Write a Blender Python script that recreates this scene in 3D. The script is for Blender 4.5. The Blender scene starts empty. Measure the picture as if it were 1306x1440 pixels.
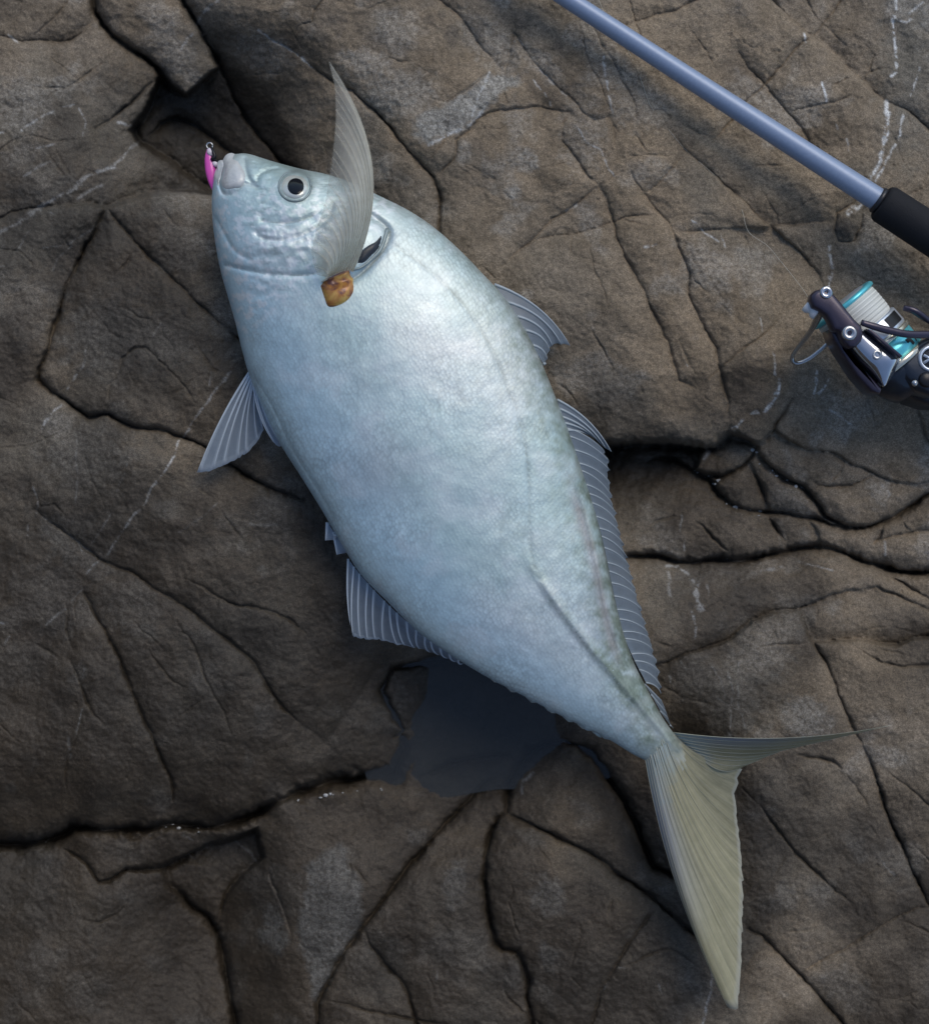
import bpy, bmesh, math, random
import numpy as np
from collections import deque
from mathutils import Vector

# ------------------------------------------------------------------ camera, sky, sun, exposure
S = 0.00042          # metres per photo pixel on the rock (z = 0)
H = 0.80             # camera height above the rock
PW, PH = 1306, 1440
scn = bpy.context.scene
COL = scn.collection
cam_d = bpy.data.cameras.new('camera')
cam = bpy.data.objects.new('camera', cam_d)
COL.objects.link(cam)
scn.camera = cam
cam.location = (0, 0, H)
cam.rotation_euler = (0, 0, 0)
cam_d.sensor_fit = 'VERTICAL'
cam_d.sensor_height = 24.0
cam_d.lens = 24.0 * H / (PH * S)
cam_d.clip_start = 0.01
cam_d.clip_end = 400
cam_d.dof.use_dof = True
cam_d.dof.focus_distance = 0.765
cam_d.dof.aperture_fstop = 4.0

SUN_EL, SUN_AZ = math.radians(50), math.radians(30)     # azimuth clockwise from +Y (top of the picture)
world = bpy.data.worlds.new('World')
scn.world = world
world.use_nodes = True
wn = world.node_tree
bg = wn.nodes['Background']
sky = wn.nodes.new('ShaderNodeTexSky')
sky.sky_type = 'NISHITA'
sky.sun_disc = False
sky.sun_elevation = SUN_EL
sky.sun_rotation = SUN_AZ
sky.air_density = 1.0
sky.dust_density = 0.8
sky.ozone_density = 0.6
wn.links.new(sky.outputs[0], bg.inputs[0])
bg.inputs[1].default_value = 0.10
sun_d = bpy.data.lights.new('sun', 'SUN')
sun_d.energy = 0.88
sun_d.angle = math.radians(34)
sun_d.color = (1.0, 0.90, 0.76)
sun = bpy.data.objects.new('sun', sun_d)
COL.objects.link(sun)
sdir = Vector((math.sin(SUN_AZ) * math.cos(SUN_EL), math.cos(SUN_AZ) * math.cos(SUN_EL), math.sin(SUN_EL)))
sun.rotation_euler = sdir.to_track_quat('Z', 'Y').to_euler()
sun.location = (0.6, 1.0, 2.0)
vs = scn.view_settings
vs.view_transform = 'Standard'
vs.look = 'None'
vs.gamma = 1.0
vs.use_curve_mapping = False
vs.exposure = 0.55

# ------------------------------------------------------------------ helpers
rng = np.random.default_rng(7)
random.seed(7)


def W(px, py, z=0.0):
    """photo pixel + height -> world point"""
    k = S * (H - z) / H
    return ((px - PW / 2) * k, (PH / 2 - py) * k, z)


def WV(px, py, z=0.0):
    return Vector(W(px, py, z))


_perm = rng.permutation(512).astype(np.int64)
_ang = rng.random(512) * 2 * np.pi
_gx, _gy = np.cos(_ang), np.sin(_ang)


def pn(x, y, seed=0):
    """2-D gradient noise, about -0.7..0.7"""
    x = np.asarray(x, float) + seed * 17.31
    y = np.asarray(y, float) - seed * 9.73
    xi, yi = np.floor(x).astype(np.int64), np.floor(y).astype(np.int64)
    xf, yf = x - xi, y - yi
    u = xf * xf * xf * (xf * (xf * 6 - 15) + 10)
    v = yf * yf * yf * (yf * (yf * 6 - 15) + 10)

    def g(ix, iy, dx, dy):
        h = _perm[(_perm[ix & 511] + iy) & 511]
        return _gx[h] * dx + _gy[h] * dy
    a = g(xi, yi, xf, yf)
    b = g(xi + 1, yi, xf - 1, yf)
    c = g(xi, yi + 1, xf, yf - 1)
    d = g(xi + 1, yi + 1, xf - 1, yf - 1)
    return (a + u * (b - a)) + v * ((c + u * (d - c)) - (a + u * (b - a)))


def fbm(x, y, scale, octs=4, gain=0.5, seed=0):
    r, a = 0, 1.0
    for o in range(octs):
        r = r + a * pn(x / scale, y / scale, seed + o)
        scale *= 0.5
        a *= gain
    return r


def seg_dist(x, y, a, b):
    ax, ay = a
    dx, dy = b[0] - ax, b[1] - ay
    L = dx * dx + dy * dy + 1e-9
    t = np.clip(((x - ax) * dx + (y - ay) * dy) / L, 0, 1)
    return np.hypot(x - ax - t * dx, y - ay - t * dy)


def poly_dist(x, y, pts):
    d = np.full(np.shape(x), 1e9)
    for a, b in zip(pts[:-1], pts[1:]):
        d = np.minimum(d, seg_dist(x, y, a, b))
    return d


def in_poly(x, y, pts):
    c = np.zeros(np.shape(x), bool)
    n = len(pts)
    for i in range(n):
        x1, y1 = pts[i]
        x2, y2 = pts[(i + 1) % n]
        if y1 == y2:
            continue
        c ^= ((y1 > y) != (y2 > y)) & (x < (x2 - x1) * (y - y1) / (y2 - y1) + x1)
    return c


def sm(x, a, b):
    t = np.clip((x - a) / (b - a), 0, 1)
    return t * t * (3 - 2 * t)


def resample(pts, n):
    """arc-length resample of a Catmull-Rom through pts (any dimension)"""
    p = np.array(pts, float)
    if len(p) > 2:
        q = np.vstack([2 * p[0] - p[1], p, 2 * p[-1] - p[-2]])
        out = []
        for i in range(1, len(q) - 2):
            t = np.linspace(0, 1, 12, endpoint=False)[:, None]
            p0, p1, p2, p3 = q[i - 1], q[i], q[i + 1], q[i + 2]
            out.append(0.5 * ((2 * p1) + (-p0 + p2) * t + (2 * p0 - 5 * p1 + 4 * p2 - p3) * t ** 2 + (-p0 + 3 * p1 - 3 * p2 + p3) * t ** 3))
        out.append(p[-1:])
        p = np.vstack(out)
    L = np.concatenate([[0], np.cumsum(np.linalg.norm(np.diff(p, axis=0), axis=1))])
    s = np.linspace(0, L[-1], n)
    return np.stack([np.interp(s, L, p[:, k]) for k in range(p.shape[1])], 1)


def mesh_np(name, co, quads, mat, parent=None, smooth=True, attrs=None, tris=None):
    me = bpy.data.meshes.new(name)
    co = np.ascontiguousarray(co, np.float32)
    quads = np.ascontiguousarray(quads, np.int32)
    n4 = len(quads)
    n3 = 0 if tris is None else len(tris)
    me.vertices.add(len(co))
    me.vertices.foreach_set('co', co.ravel())
    me.loops.add(n4 * 4 + n3 * 3)
    idx = quads.ravel()
    st = np.arange(n4) * 4
    if n3:
        idx = np.concatenate([idx, np.asarray(tris, np.int32).ravel()])
        st = np.concatenate([st, n4 * 4 + np.arange(n3) * 3])
    me.loops.foreach_set('vertex_index', idx.astype(np.int32))
    me.polygons.add(n4 + n3)
    me.polygons.foreach_set('loop_start', st.astype(np.int32))
    me.polygons.foreach_set('use_smooth', np.full(n4 + n3, smooth))
    me.update(calc_edges=True)
    me.validate()
    for k, v in (attrs or {}).items():
        a = me.attributes.new(k, 'FLOAT', 'POINT')
        a.data.foreach_set('value', np.ascontiguousarray(v, np.float32))
    me.materials.append(mat)
    o = bpy.data.objects.new(name, me)
    COL.objects.link(o)
    if parent:
        o.parent = parent
    return o


def grid_quads(nu, nv, close_v=False):
    i = np.arange(nu - 1)[:, None]
    j = np.arange(nv if close_v else nv - 1)[None, :]
    j2 = (j + 1) % nv
    a = i * nv + j
    return np.stack([a, i * nv + j2, (i + 1) * nv + j2, (i + 1) * nv + j], -1).reshape(-1, 4)


def bm_obj(name, bm, mat, parent=None, smooth=True):
    me = bpy.data.meshes.new(name)
    bmesh.ops.recalc_face_normals(bm, faces=bm.faces)
    bm.to_mesh(me)
    bm.free()
    for p in me.polygons:
        p.use_smooth = smooth
    me.materials.append(mat)
    o = bpy.data.objects.new(name, me)
    COL.objects.link(o)
    if parent:
        o.parent = parent
    return o


def tube(name, pts, rad, mat, parent=None, seg=10, n=None, flat=1.0):
    """tapered tube along pts (world); rad a number or list"""
    p = np.array(pts, float)
    r = np.full(len(p), rad) if np.isscalar(rad) else np.array(rad, float)
    if n:
        q = resample(np.hstack([p, r[:, None]]), n)
        p, r = q[:, :3], q[:, 3]
    t = np.gradient(p, axis=0)
    t /= np.linalg.norm(t, axis=1)[:, None] + 1e-12
    up = np.array([0, 0, 1.0])
    a = np.cross(t, up)
    bad = np.linalg.norm(a, axis=1) < 1e-3
    a[bad] = (1, 0, 0)
    a /= np.linalg.norm(a, axis=1)[:, None]
    b = np.cross(a, t)
    th = np.linspace(0, 2 * np.pi, seg, endpoint=False)
    co = p[:, None] + r[:, None, None] * (np.cos(th)[None, :, None] * a[:, None] + flat * np.sin(th)[None, :, None] * b[:, None])
    m = len(p)
    co = np.vstack([co.reshape(-1, 3), p[:1], p[-1:]])
    q = grid_quads(m, seg, True)
    k = np.arange(seg)
    tr = np.vstack([np.stack([np.full(seg, m * seg), (k + 1) % seg, k], 1),
                    np.stack([np.full(seg, m * seg + 1), (m - 1) * seg + k, (m - 1) * seg + (k + 1) % seg], 1)])
    return mesh_np(name, co, q, mat, parent, True, None, tr)


SPOOL = None


def lathe(name, origin, axis, prof, mat, parent=None, seg=48):
    """prof: list of (t along axis, radius) in metres"""
    A = np.array(axis, float)
    A /= np.linalg.norm(A)
    up = np.array([0, 0, 1.0]) if abs(A[2]) < 0.9 else np.array([1.0, 0, 0])
    B = np.cross(up, A)
    B /= np.linalg.norm(B)
    C = np.cross(A, B)
    th = np.linspace(0, 2 * np.pi, seg, endpoint=False)
    pr = np.array(prof, float)
    if origin is SPOOL:
        pr[:, 1] *= 0.82
    co = np.array(origin)[None, None] + pr[:, 0, None, None] * A + pr[:, 1, None, None] * (np.cos(th)[None, :, None] * B + np.sin(th)[None, :, None] * C)
    o = mesh_np(name, co.reshape(-1, 3), grid_quads(len(pr), seg, True), mat, parent, True)
    return o


def plate(name, outline, z0, z1, mat, parent=None, bev=0.0012, zf=None, smooth=True):
    """bevelled extruded polygon, outline in photo pixels seen at height z1"""
    bm = bmesh.new()
    if zf is None:
        zf = lambda x, y: 0.0
    top = [bm.verts.new(W(x, y, z1 + zf(x, y))) for x, y in outline]
    f = bm.faces.new(top)
    ex = bmesh.ops.extrude_face_region(bm, geom=[f])
    vv = [g for g in ex['geom'] if isinstance(g, bmesh.types.BMVert)]
    for v in vv:
        v.co.z -= (z1 - z0)
    bmesh.ops.recalc_face_normals(bm, faces=bm.faces)
    if bev:
        es = [e for e in bm.edges if all(v in top for v in e.verts) or not any(v in top for v in e.verts)]
        bmesh.ops.bevel(bm, geom=es, offset=bev, segments=3, affect='EDGES', profile=0.5)
    return bm_obj(name, bm, mat, parent, smooth)


def empty(name, loc, label, cat, group=None):
    o = bpy.data.objects.new(name, None)
    COL.objects.link(o)
    o.location = loc
    o.empty_display_size = 0.01
    o['label'] = label
    o['category'] = cat
    if group:
        o['group'] = group
    return o


def adopt(root):
    """children were built in world coordinates: keep them there under a moved Empty"""
    inv = (-root.location.x, -root.location.y, -root.location.z)
    for ch in [o for o in bpy.data.objects if o.parent == root]:
        ch.location = Vector(inv)


# ------------------------------------------------------------------ materials
class Nt:
    def __init__(self, name):
        self.m = bpy.data.materials.new(name)
        self.m.use_nodes = True
        self.t = self.m.node_tree
        self.t.nodes.clear()
        self.out = self.t.nodes.new('ShaderNodeOutputMaterial')

    def n(self, typ, **kw):
        nd = self.t.nodes.new('ShaderNode' + typ)
        for k, v in kw.items():
            if k.startswith('i_'):
                key = k[2:]
                key = int(key) if key.isdigit() else key.replace('_', ' ')
                nd.inputs[key].default_value = v
            else:
                setattr(nd, k, v)
        return nd

    def l(self, a, b):
        self.t.links.new(a, b)

    def attr(self, name):
        return self.n('Attribute', attribute_name=name).outputs['Fac']

    def noise(self, vec, scale, detail=4, rough=0.55, dist=0.0):
        nd = self.n('TexNoise', i_Scale=scale, i_Detail=detail, i_Roughness=rough, i_Distortion=dist)
        self.l(vec, nd.inputs['Vector'])
        return nd.outputs[0]

    def ramp(self, fac, stops, interp='LINEAR'):
        nd = self.n('ValToRGB')
        cr = nd.color_ramp
        cr.interpolation = interp
        while len(cr.elements) < len(stops):
            cr.elements.new(0.5)
        for e, (p, c) in zip(cr.elements, stops):
            e.position = p
            e.color = c if len(c) == 4 else (*c, 1)
        self.l(fac, nd.inputs[0])
        return nd.outputs[0]

    def mix(self, fac, a, b, mode='MIX'):
        nd = self.n('Mix', data_type='RGBA', blend_type=mode)
        for s, v in ((nd.inputs[0], fac), (nd.inputs[6], a), (nd.inputs[7], b)):
            if hasattr(v, 'links'):
                self.l(v, s)
            elif isinstance(v, (int, float)):
                s.default_value = v
            else:
                s.default_value = (*v, 1) if len(v) == 3 else v
        return nd.outputs[2]

    def math(self, op, a, b=0.0, c=None, clamp=False):
        nd = self.n('Math', operation=op, use_clamp=clamp)
        for k, v in enumerate((a, b) if c is None else (a, b, c)):
            if hasattr(v, 'links'):
                self.l(v, nd.inputs[k])
            else:
                nd.inputs[k].default_value = v
        return nd.outputs[0]

    def bump(self, h, strength, dist, normal=None):
        nd = self.n('Bump', i_Strength=strength, i_Distance=dist)
        self.l(h, nd.inputs['Height'])
        if normal is not None:
            self.l(normal, nd.inputs['Normal'])
        return nd.outputs[0]

    def bsdf(self, **kw):
        nd = self.n('BsdfPrincipled')
        for k, v in kw.items():
            s = nd.inputs[k.replace('_', ' ')]
            if hasattr(v, 'links'):
                self.l(v, s)
            elif isinstance(v, tuple) and len(v) == 3:
                s.default_value = (*v, 1)
            else:
                s.default_value = v
        return nd.outputs[0]

    def done(self, sh):
        self.l(sh, self.out.inputs['Surface'])
        return self.m

    def pos(self):
        return self.n('NewGeometry').outputs['Position']


def simple(name, col, rough=0.5, metal=0.0, spec=0.5, bump=None, var=0.0, coat=0.0):
    t = Nt(name)
    p = t.pos()
    c = col
    if var:
        f = t.noise(p, 160, 5, 0.6)
        c = t.mix(f, tuple(x * (1 - var) for x in col), tuple(min(1, x * (1 + var)) for x in col))
    kw = dict(Base_Color=c, Roughness=rough, Metallic=metal, Coat_Weight=coat)
    kw['Specular_IOR_Level'] = spec
    if bump:
        kw['Normal'] = t.bump(t.noise(p, bump[0], 4), bump[1], bump[2])
    return t.done(t.bsdf(**kw))


def rock_material():
    t = Nt('rock')
    p = t.pos()
    n1 = t.noise(p, 11, 6, 0.62, 0.3)
    n2 = t.noise(p, 55, 6, 0.65, 0.2)
    n3 = t.noise(p, 420, 4, 0.7)
    n4 = t.noise(p, 1500, 2, 0.6)
    c = t.ramp(n1, [(0.30, (0.112, 0.087, 0.058)), (0.5, (0.180, 0.141, 0.095)), (0.70, (0.252, 0.198, 0.134))])
    c = t.mix(t.ramp(n2, [(0.35, (0, 0, 0)), (0.7, (1, 1, 1))]), c, (0.250, 0.206, 0.152))
    # warm ochre patches, grey (slaty) ground, dark wet stone
    c = t.mix(t.math('MULTIPLY', t.attr('tan'), t.ramp(n2, [(0.3, (0.2,) * 3), (0.65, (1,) * 3)])), c, (0.29, 0.215, 0.130))
    c = t.mix(t.math('MULTIPLY', t.attr('grey'), 0.85), c, t.mix(n2, (0.086, 0.086, 0.073), (0.160, 0.160, 0.140)))
    lich = t.math('MULTIPLY', t.attr('lichen'), t.ramp(n3, [(0.30, (0.25,) * 3), (0.58, (1,) * 3)]))
    c = t.mix(t.math('MULTIPLY', lich, 1.25, clamp=True), c, t.mix(n3, (0.25, 0.24, 0.21), (0.46, 0.44, 0.39)))
    c = t.mix(t.math('MULTIPLY', t.attr('dark'), 0.62), c, (0.045, 0.041, 0.039))
    vn = t.math('MULTIPLY', t.attr('vein'), t.ramp(n2, [(0.25, (0.6,) * 3), (0.55, (1.35,) * 3)]), clamp=True)
    c = t.mix(vn, c, (0.60, 0.60, 0.57))
    # speckle
    sp = t.ramp(n4, [(0.3, (0.50,) * 3), (0.5, (1,) * 3), (0.70, (1.7,) * 3)])
    c = t.mix(0.8, c, sp, 'MULTIPLY')
    sp2 = t.ramp(n3, [(0.3, (0.66,) * 3), (0.7, (1.32,) * 3)])
    c = t.mix(0.8, c, sp2, 'MULTIPLY')
    # wet stone, darker and shinier; also carries the painted lower-left light fall-off
    wet_shade = t.attr('wet_shade')
    c = t.mix(wet_shade, c, t.mix(1.0, c, (0.225, 0.22, 0.215), 'MULTIPLY'))
    rough = t.math('SUBTRACT', 0.86, t.math('MULTIPLY', wet_shade, 0.26))
    nb = t.bump(n2, 0.35, 0.004)
    nb = t.bump(n3, 0.45, 0.0011, nb)
    nb = t.bump(n4, 0.35, 0.0005, nb)
    return t.done(t.bsdf(Base_Color=c, Roughness=rough, Normal=nb, Specular_IOR_Level=0.35))


M_ROCK = rock_material()

# ------------------------------------------------------------------ rock: cracks traced from the photograph
TO = dict(A=(0, 0), B=(0, 400), C=(0, 700), D=(0, 1040), E=(300, 1040), F=(600, 1040), G=(906, 1040), J=(300, 0),
          K=(600, 0), L=(906, 0), M=(560, 240), N=(860, 300), O=(906, 560), I=(906, 760), H=(420, 860))
TS = 400 / 1306.0


def T(tile, s):
    ox, oy = TO[tile]
    v = [float(q) for q in s.replace(',', ' ').split()]
    return [(ox + v[i] * TS, oy + v[i + 1] * TS) for i in range(0, len(v), 2)]


# (splits blocks?, half width px, depth mm, tile, points)
CR = [
    (1, 6, 14, 'A', '430,-30 440,60 470,110 520,170 600,225 690,280 720,310 770,380 850,440'),
    (1, 4, 10, 'A', '820,-30 890,80 940,180 1010,300 1050,380 1080,460 1150,570 1230,670 1300,750 1400,800'),
    (1, 4, 9, 'A', '850,440 900,400 960,350 1010,300'),
    (1, 3, 6, 'A', '740,340 660,420 590,480 490,560 440,590'),
    (1, 4, 8, 'A', '740,345 660,520 605,600 640,660 700,690 790,740 870,810 975,880 1100,980'),
    (1, 4, 6, 'A', '690,620 760,560 820,545 900,580 1000,650 1080,720'),
    (1, 2.2, 3.5, 'A', '-20,162 60,175 110,190 160,185 250,190 300,190 330,180 440,100'),
    (0, 2, 2.5, 'A', '130,185 230,100 260,70 300,20'),
    (0, 2, 2.5, 'A', '110,390 180,400 300,405 360,370 440,310 520,250'),
    (0, 1.8, 2, 'A', '200,470 260,420 300,405'),
    (1, 2.4, 3.5, 'A', '-20,1010 60,970 180,955 330,935 400,930 490,945 520,940 600,910 660,890 740,880 830,885 1000,893'),
    (1, 2.4, 4, 'A', '490,945 520,990 600,1080 640,1130 700,1190 760,1250 820,1306 900,1386 960,1436 1030,1496 1120,1570 1300,1700'),
    (0, 2.2, 2.5, 'A', '750,960 790,1020 830,1050'),
    (0, 2.2, 2.5, 'A', '600,1160 590,1200 540,1255'),
    (0, 1.6, 1.6, 'A', '480,560 560,600 600,640 560,700'),
    (0, 1.6, 1.6, 'A', '0,690 60,640 150,620 260,650 380,640'),
    (0, 1.8, 1.8, 'A', '330,960 350,1020 300,1100 330,1180'),
    (0, 1.6, 1.6, 'A', '0,1140 80,1150 150,1210 140,1306'),
    (1, 3.6, 8, 'A', '490,945 460,1010 430,1080 400,1120 370,1190 340,1250 310,1306'),
    (1, 4.2, 9, 'B', '310,0 290,60 265,160 240,230 225,300 180,390 180,440 240,490 300,530 350,570 410,610 440,610 500,595 560,630 610,655 680,662 740,665 810,695 870,710 930,740 1060,830 1150,890 1250,940 1400,990'),
    (0, 2.2, 3, 'B', '505,600 495,540 498,500 510,460 540,420 560,340 620,290 670,290 730,350 790,405 850,470 890,540 930,570'),
    (0, 1.8, 2.2, 'B', '790,510 840,480 900,425 930,410'),
    (0, 2, 2.4, 'B', '900,270 950,350 990,390 1030,410'),
    (0, 1.8, 2, 'B', '20,530 70,550 120,585'),
    (0, 1.8, 2, 'B', '520,100 580,110 640,150 690,160 700,120 740,60'),
    (0, 1.6, 1.5, 'B', '0,750 130,740 260,690 380,640'),
    (0, 1.8, 2, 'B', '160,960 190,1020 250,1010 300,1060'),
    (1, 2.8, 4.5, 'C', '170,60 200,90 300,160 390,230 460,285 520,310 610,340 680,390 740,440 800,465 870,510 950,580 1040,650 1110,700 1170,760 1220,850 1290,950 1380,1040'),
    (0, 2.6, 3.5, 'C', '850,370 930,405 1010,460 1080,490 1160,500 1240,520 1330,560 1420,640'),
    (1, 3.4, 6, 'C', '390,440 440,540 500,640 550,730 580,820 620,910 660,1010 700,1090 740,1190 790,1300 800,1500'),
    (0, 2.6, 3.5, 'C', '680,700 730,770 790,840 850,870'),
    (0, 2.2, 3, 'C', '810,560 840,620 870,640 910,720 940,820 980,900 1030,990 1060,1080'),
    (0, 2, 2.5, 'C', '730,1135 800,1125'),
    (0, 2.8, 4, 'C', '320,740 370,850 400,940 440,1000 480,1050'),
    (0, 2.6, 3, 'C', '160,670 220,700 265,735'),
    (0, 2.4, 3, 'C', '300,490 310,540 305,600 330,690'),
    (0, 1.8, 1.6, 'C', '1010,50 1080,150 1130,220'),
    (0, 2.4, 3, 'C', '380,980 350,1110 310,1200 300,1320 325,1400 340,1480'),
    (0, 1.6, 1.6, 'C', '1060,1085 1150,1060 1230,1020'),
    (0, 1.6, 1.6, 'C', '170,1230 60,1240 -20,1236'),
    (1, 9, 26, 'D', '-30,480 100,485 180,470 240,455 300,440 340,405 400,405 470,415 560,410 680,408 770,390 850,395 960,400 1050,385 1130,360 1200,330 1306,270'),
    (1, 11, 28, 'E', '300,275 330,270 400,240 480,215 560,190 650,185 760,155 830,150 850,100 880,40 870,0'),
    (1, 5, 14, 'H', '440,575 470,560 480,540 440,490 400,400 380,360 430,260 600,230 720,220 1000,330'),
    (1, 4, 9, 'D', '240,470 330,520 390,560 430,620 455,655 500,650 580,600 660,600 750,590 830,550 900,510 960,480 1040,465 1110,440 1180,410 1240,350'),
    (1, 7, 16, 'D', '750,600 770,660 820,700 880,760 950,810 990,870 1020,960 1040,1060 1050,1160 1090,1330'),
    (0, 2.2, 3, 'D', '1070,480 1120,530 1170,570'),
    (1, 3.4, 6, 'D', '1180,420 1190,480 1210,540 1120,610 1040,700 1010,800 1000,880'),
    (0, 2.4, 3, 'D', '380,830 460,840 540,800 600,740'),
    (1, 4.2, 9, 'E', '1330,180 1260,190 1200,240 1130,320 1050,400 970,500 880,600 800,710 740,790 695,850 620,950 560,1040 520,1130 480,1210 480,1330'),
    (1, 3, 5, 'E', '690,880 720,940 780,1020 860,1100 900,1180 940,1330'),
    (0, 2.8, 4, 'E', '500,1195 620,1220 740,1250 900,1280'),
    (0, 2.8, 4, 'E', '240,570 270,650 310,750 350,880'),
    (0, 1.8, 1.8, 'E', '640,570 690,640 740,700'),
    (1, 7, 16, 'F', '620,5 540,20 470,60 410,130 375,210 368,330'),
    (1, 4.2, 9, 'F', '368,340 420,360 480,390 580,440 680,485 760,530 830,575 870,620 940,660 1020,710 1100,790 1200,870 1320,960'),
    (1, 7, 16, 'F', '620,5 700,30 750,60 800,130 880,240 940,350 1000,490 1040,580 1100,610 1180,660 1300,700'),
    (1, 5.5, 12, 'F', '370,335 320,370 290,440 270,540 265,640 280,760 300,880 310,930 350,965 410,970 430,1000 460,1100 460,1190 490,1340'),
    (0, 2.4, 3, 'F', '370,620 400,700 375,750 400,830 430,930 440,990'),
    (0, 3, 5, 'F', '350,1130 370,1180 430,1240 470,1270'),
    (0, 3, 5, 'F', '275,195 330,210 365,250'),
    (0, 2, 2.5, 'F', '850,700 850,760 820,830'),
    (1, 2.4, 4, 'F', '1060,750 990,850 930,930 890,990 860,1060 800,1150 750,1330'),
    (0, 1.9, 2.5, 'F', '870,1050 960,1020 1060,970 1120,960 1240,1040'),
    (0, 1.6, 1.8, 'F', '480,400 520,500 560,560 600,660'),
    (1, 5, 13, 'F', '-30,175 0,160 100,115 240,85 380,70 400,110'),
    (0, 3.2, 5, 'G', '530,300 600,400 660,480 740,570 820,640 880,700 920,725'),
    (1, 3.4, 6, 'G', '470,870 540,900 600,960 680,1050 760,1130 840,1220 930,1330'),
    (1, 3, 6, 'G', '1000,30 1050,130 1090,260 1130,390 1190,510 1240,630 1320,790'),
    (0, 2, 2.6, 'G', '1100,130 1180,200 1330,320'),
    (0, 2, 2.6, 'G', '1220,470 1330,580'),
    (0, 2, 2.2, 'G', '920,150 970,220 1040,330'),
    (1, 2, 2.6, 'G', '700,1080 780,1030 900,970 1010,900 1060,870 1150,820 1250,770 1330,770'),
    (0, 1.8, 2.2, 'G', '1150,820 1250,860 1330,900'),
    (0, 1.8, 1.8, 'G', '420,200 480,260 530,300'),
    (0, 3.0, 5, 'G', '700,70 780,85 860,95 900,130'),
    (1, 3.4, 6.5, 'J', '450,300 540,370 640,420 720,490 800,570 870,660 950,750 1010,810 1040,880 1040,1000 1030,1100 1100,1250'),
    (0, 2.2, 3, 'J', '210,140 280,190 370,240 460,310'),
    (0, 2.2, 3, 'J', '520,-20 470,40 455,100 390,120 360,180'),
    (0, 1.8, 1.8, 'J', '640,20 720,40 780,10'),
    (1, 2.4, 3.5, 'J', '1000,-30 1040,0 1130,70 1180,150 1230,220 1300,290'),
    (0, 1.8, 2, 'J', '780,150 790,190 800,260 850,280 950,290 1000,330'),
    (0, 2, 2.2, 'J', '980,400 1000,450 1070,470 1150,420 1260,340 1300,290'),
    (0, 2, 2.4, 'J', '1120,740 1180,760 1240,800 1340,840'),
    (1, 2.6, 4, 'K', '30,830 60,790 135,720 140,640 200,590 240,540 280,520 340,505 430,500 500,490 600,505 660,520'),
    (1, 2.2, 3, 'K', '320,290 360,330 400,150 440,220 480,270 530,330 590,390 660,450 720,520 770,550 830,540'),
    (0, 2, 2.6, 'K', '840,540 860,600 870,700 880,740'),
    (0, 2, 2.6, 'K', '700,100 720,200 740,290 790,370 820,460 850,520'),
    (0, 2.4, 3, 'K', '740,60 770,130 800,200 860,290 890,360 940,440 960,520 960,620'),
    (0, 2, 2.6, 'K', '920,-30 950,70 980,180 1000,300'),
    (1, 2.2, 3, 'K', '900,115 960,100 1050,70 1150,45 1250,-10'),
    (0, 2, 2.4, 'K', '1180,70 1210,140 1260,200 1330,320'),
    (0, 1.9, 2.6, 'K', '960,520 1000,510 1080,505 1120,540 1060,600 970,590'),
    (0, 1.9, 2.6, 'K', '1120,540 1200,590 1300,630'),
    (0, 2.2, 3, 'K', '960,620 1000,680 1020,700'),
    (0, 2, 2.6, 'K', '870,740 920,720 1000,710 1100,720 1170,700'),
    (1, 2.2, 3.4, 'K', '1190,700 1130,760 1080,830 1000,890'),
    (0, 2, 2.6, 'K', '930,780 960,840 1000,890'),
    (1, 2.4, 3.6, 'K', '660,520 625,560 620,640 680,720 740,810 790,850'),
    (1, 2.2, 3.4, 'K', '790,850 720,910 650,965 580,1000 520,1060 440,1140 340,1220'),
    (0, 2, 2.6, 'K', '780,860 830,830 870,800 930,780'),
    (1, 3, 5, 'K', '790,850 820,900 840,960 865,1040 870,1090 910,1180 960,1270 1010,1370 1060,1480 1110,1580 1130,1660 1160,1740 1230,1780'),
    (1, 2, 3, 'K', '490,1100 570,1085 680,1075 760,1050 860,1020 930,990 1060,990'),
    (1, 3, 5, 'K', '1000,890 1050,960 1110,1020 1140,1090 1170,1170 1205,1250 1200,1350 1240,1430 1280,1520 1330,1600 1340,1680 1360,1750 1380,1850 1388,1970'),
    (0, 2, 2.4, 'K', '660,1000 665,1100 655,1170 670,1220'),
    (0, 2, 2.6, 'K', '740,1060 745,1150 770,1230 810,1330 840,1440'),
    (0, 1.2, 0.8, 'K', '565,770 575,1000 575,1300'),
    (0, 1.8, 2, 'K', '140,740 200,780 280,820 350,840'),
    (0, 1.8, 2.2, 'K', '1060,990 1090,1000 1200,980 1306,985 1380,1040'),
    (0, 1.6, 1.6, 'K', '1010,1150 1060,1120 1120,1090'),
    (0, 1.8, 2.2, 'L', '180,70 210,140 260,200 330,320'),
    (1, 2.4, 3.6, 'L', '430,240 480,310 550,385 650,510 720,590 780,690 880,790 1000,850'),
    (1, 2.4, 3.6, 'L', '310,640 330,630 400,550 480,450 550,390 620,310 700,220 730,190 770,165 820,110 870,50 920,-30'),
    (1, 2.8, 4.5, 'L', '560,-30 640,60 700,110 770,170 830,210 900,280 980,350 1050,420 1100,460 1200,500 1330,610'),
    (0, 2, 2.6, 'L', '730,-30 780,70 820,110 900,190 960,240'),
    (0, 2, 2.6, 'L', '980,345 1060,325 1130,310'),
    (0, 2.2, 3, 'L', '660,530 680,510 760,490 870,470 940,440 1000,450'),
    (0, 2.4, 3.2, 'L', '860,440 870,390 930,360 980,350'),
    (1, 2.6, 4, 'L', '120,600 190,690 270,760 350,830 450,920 560,1025 660,1110 740,1190 790,1250 830,1330'),
    (1, 2, 3, 'L', '110,1040 140,1065 260,1060 380,1052 560,1045 640,1030 750,1020 870,1015'),
    (0, 1.9, 2.4, 'L', '580,1030 640,980 740,930 830,890'),
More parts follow.
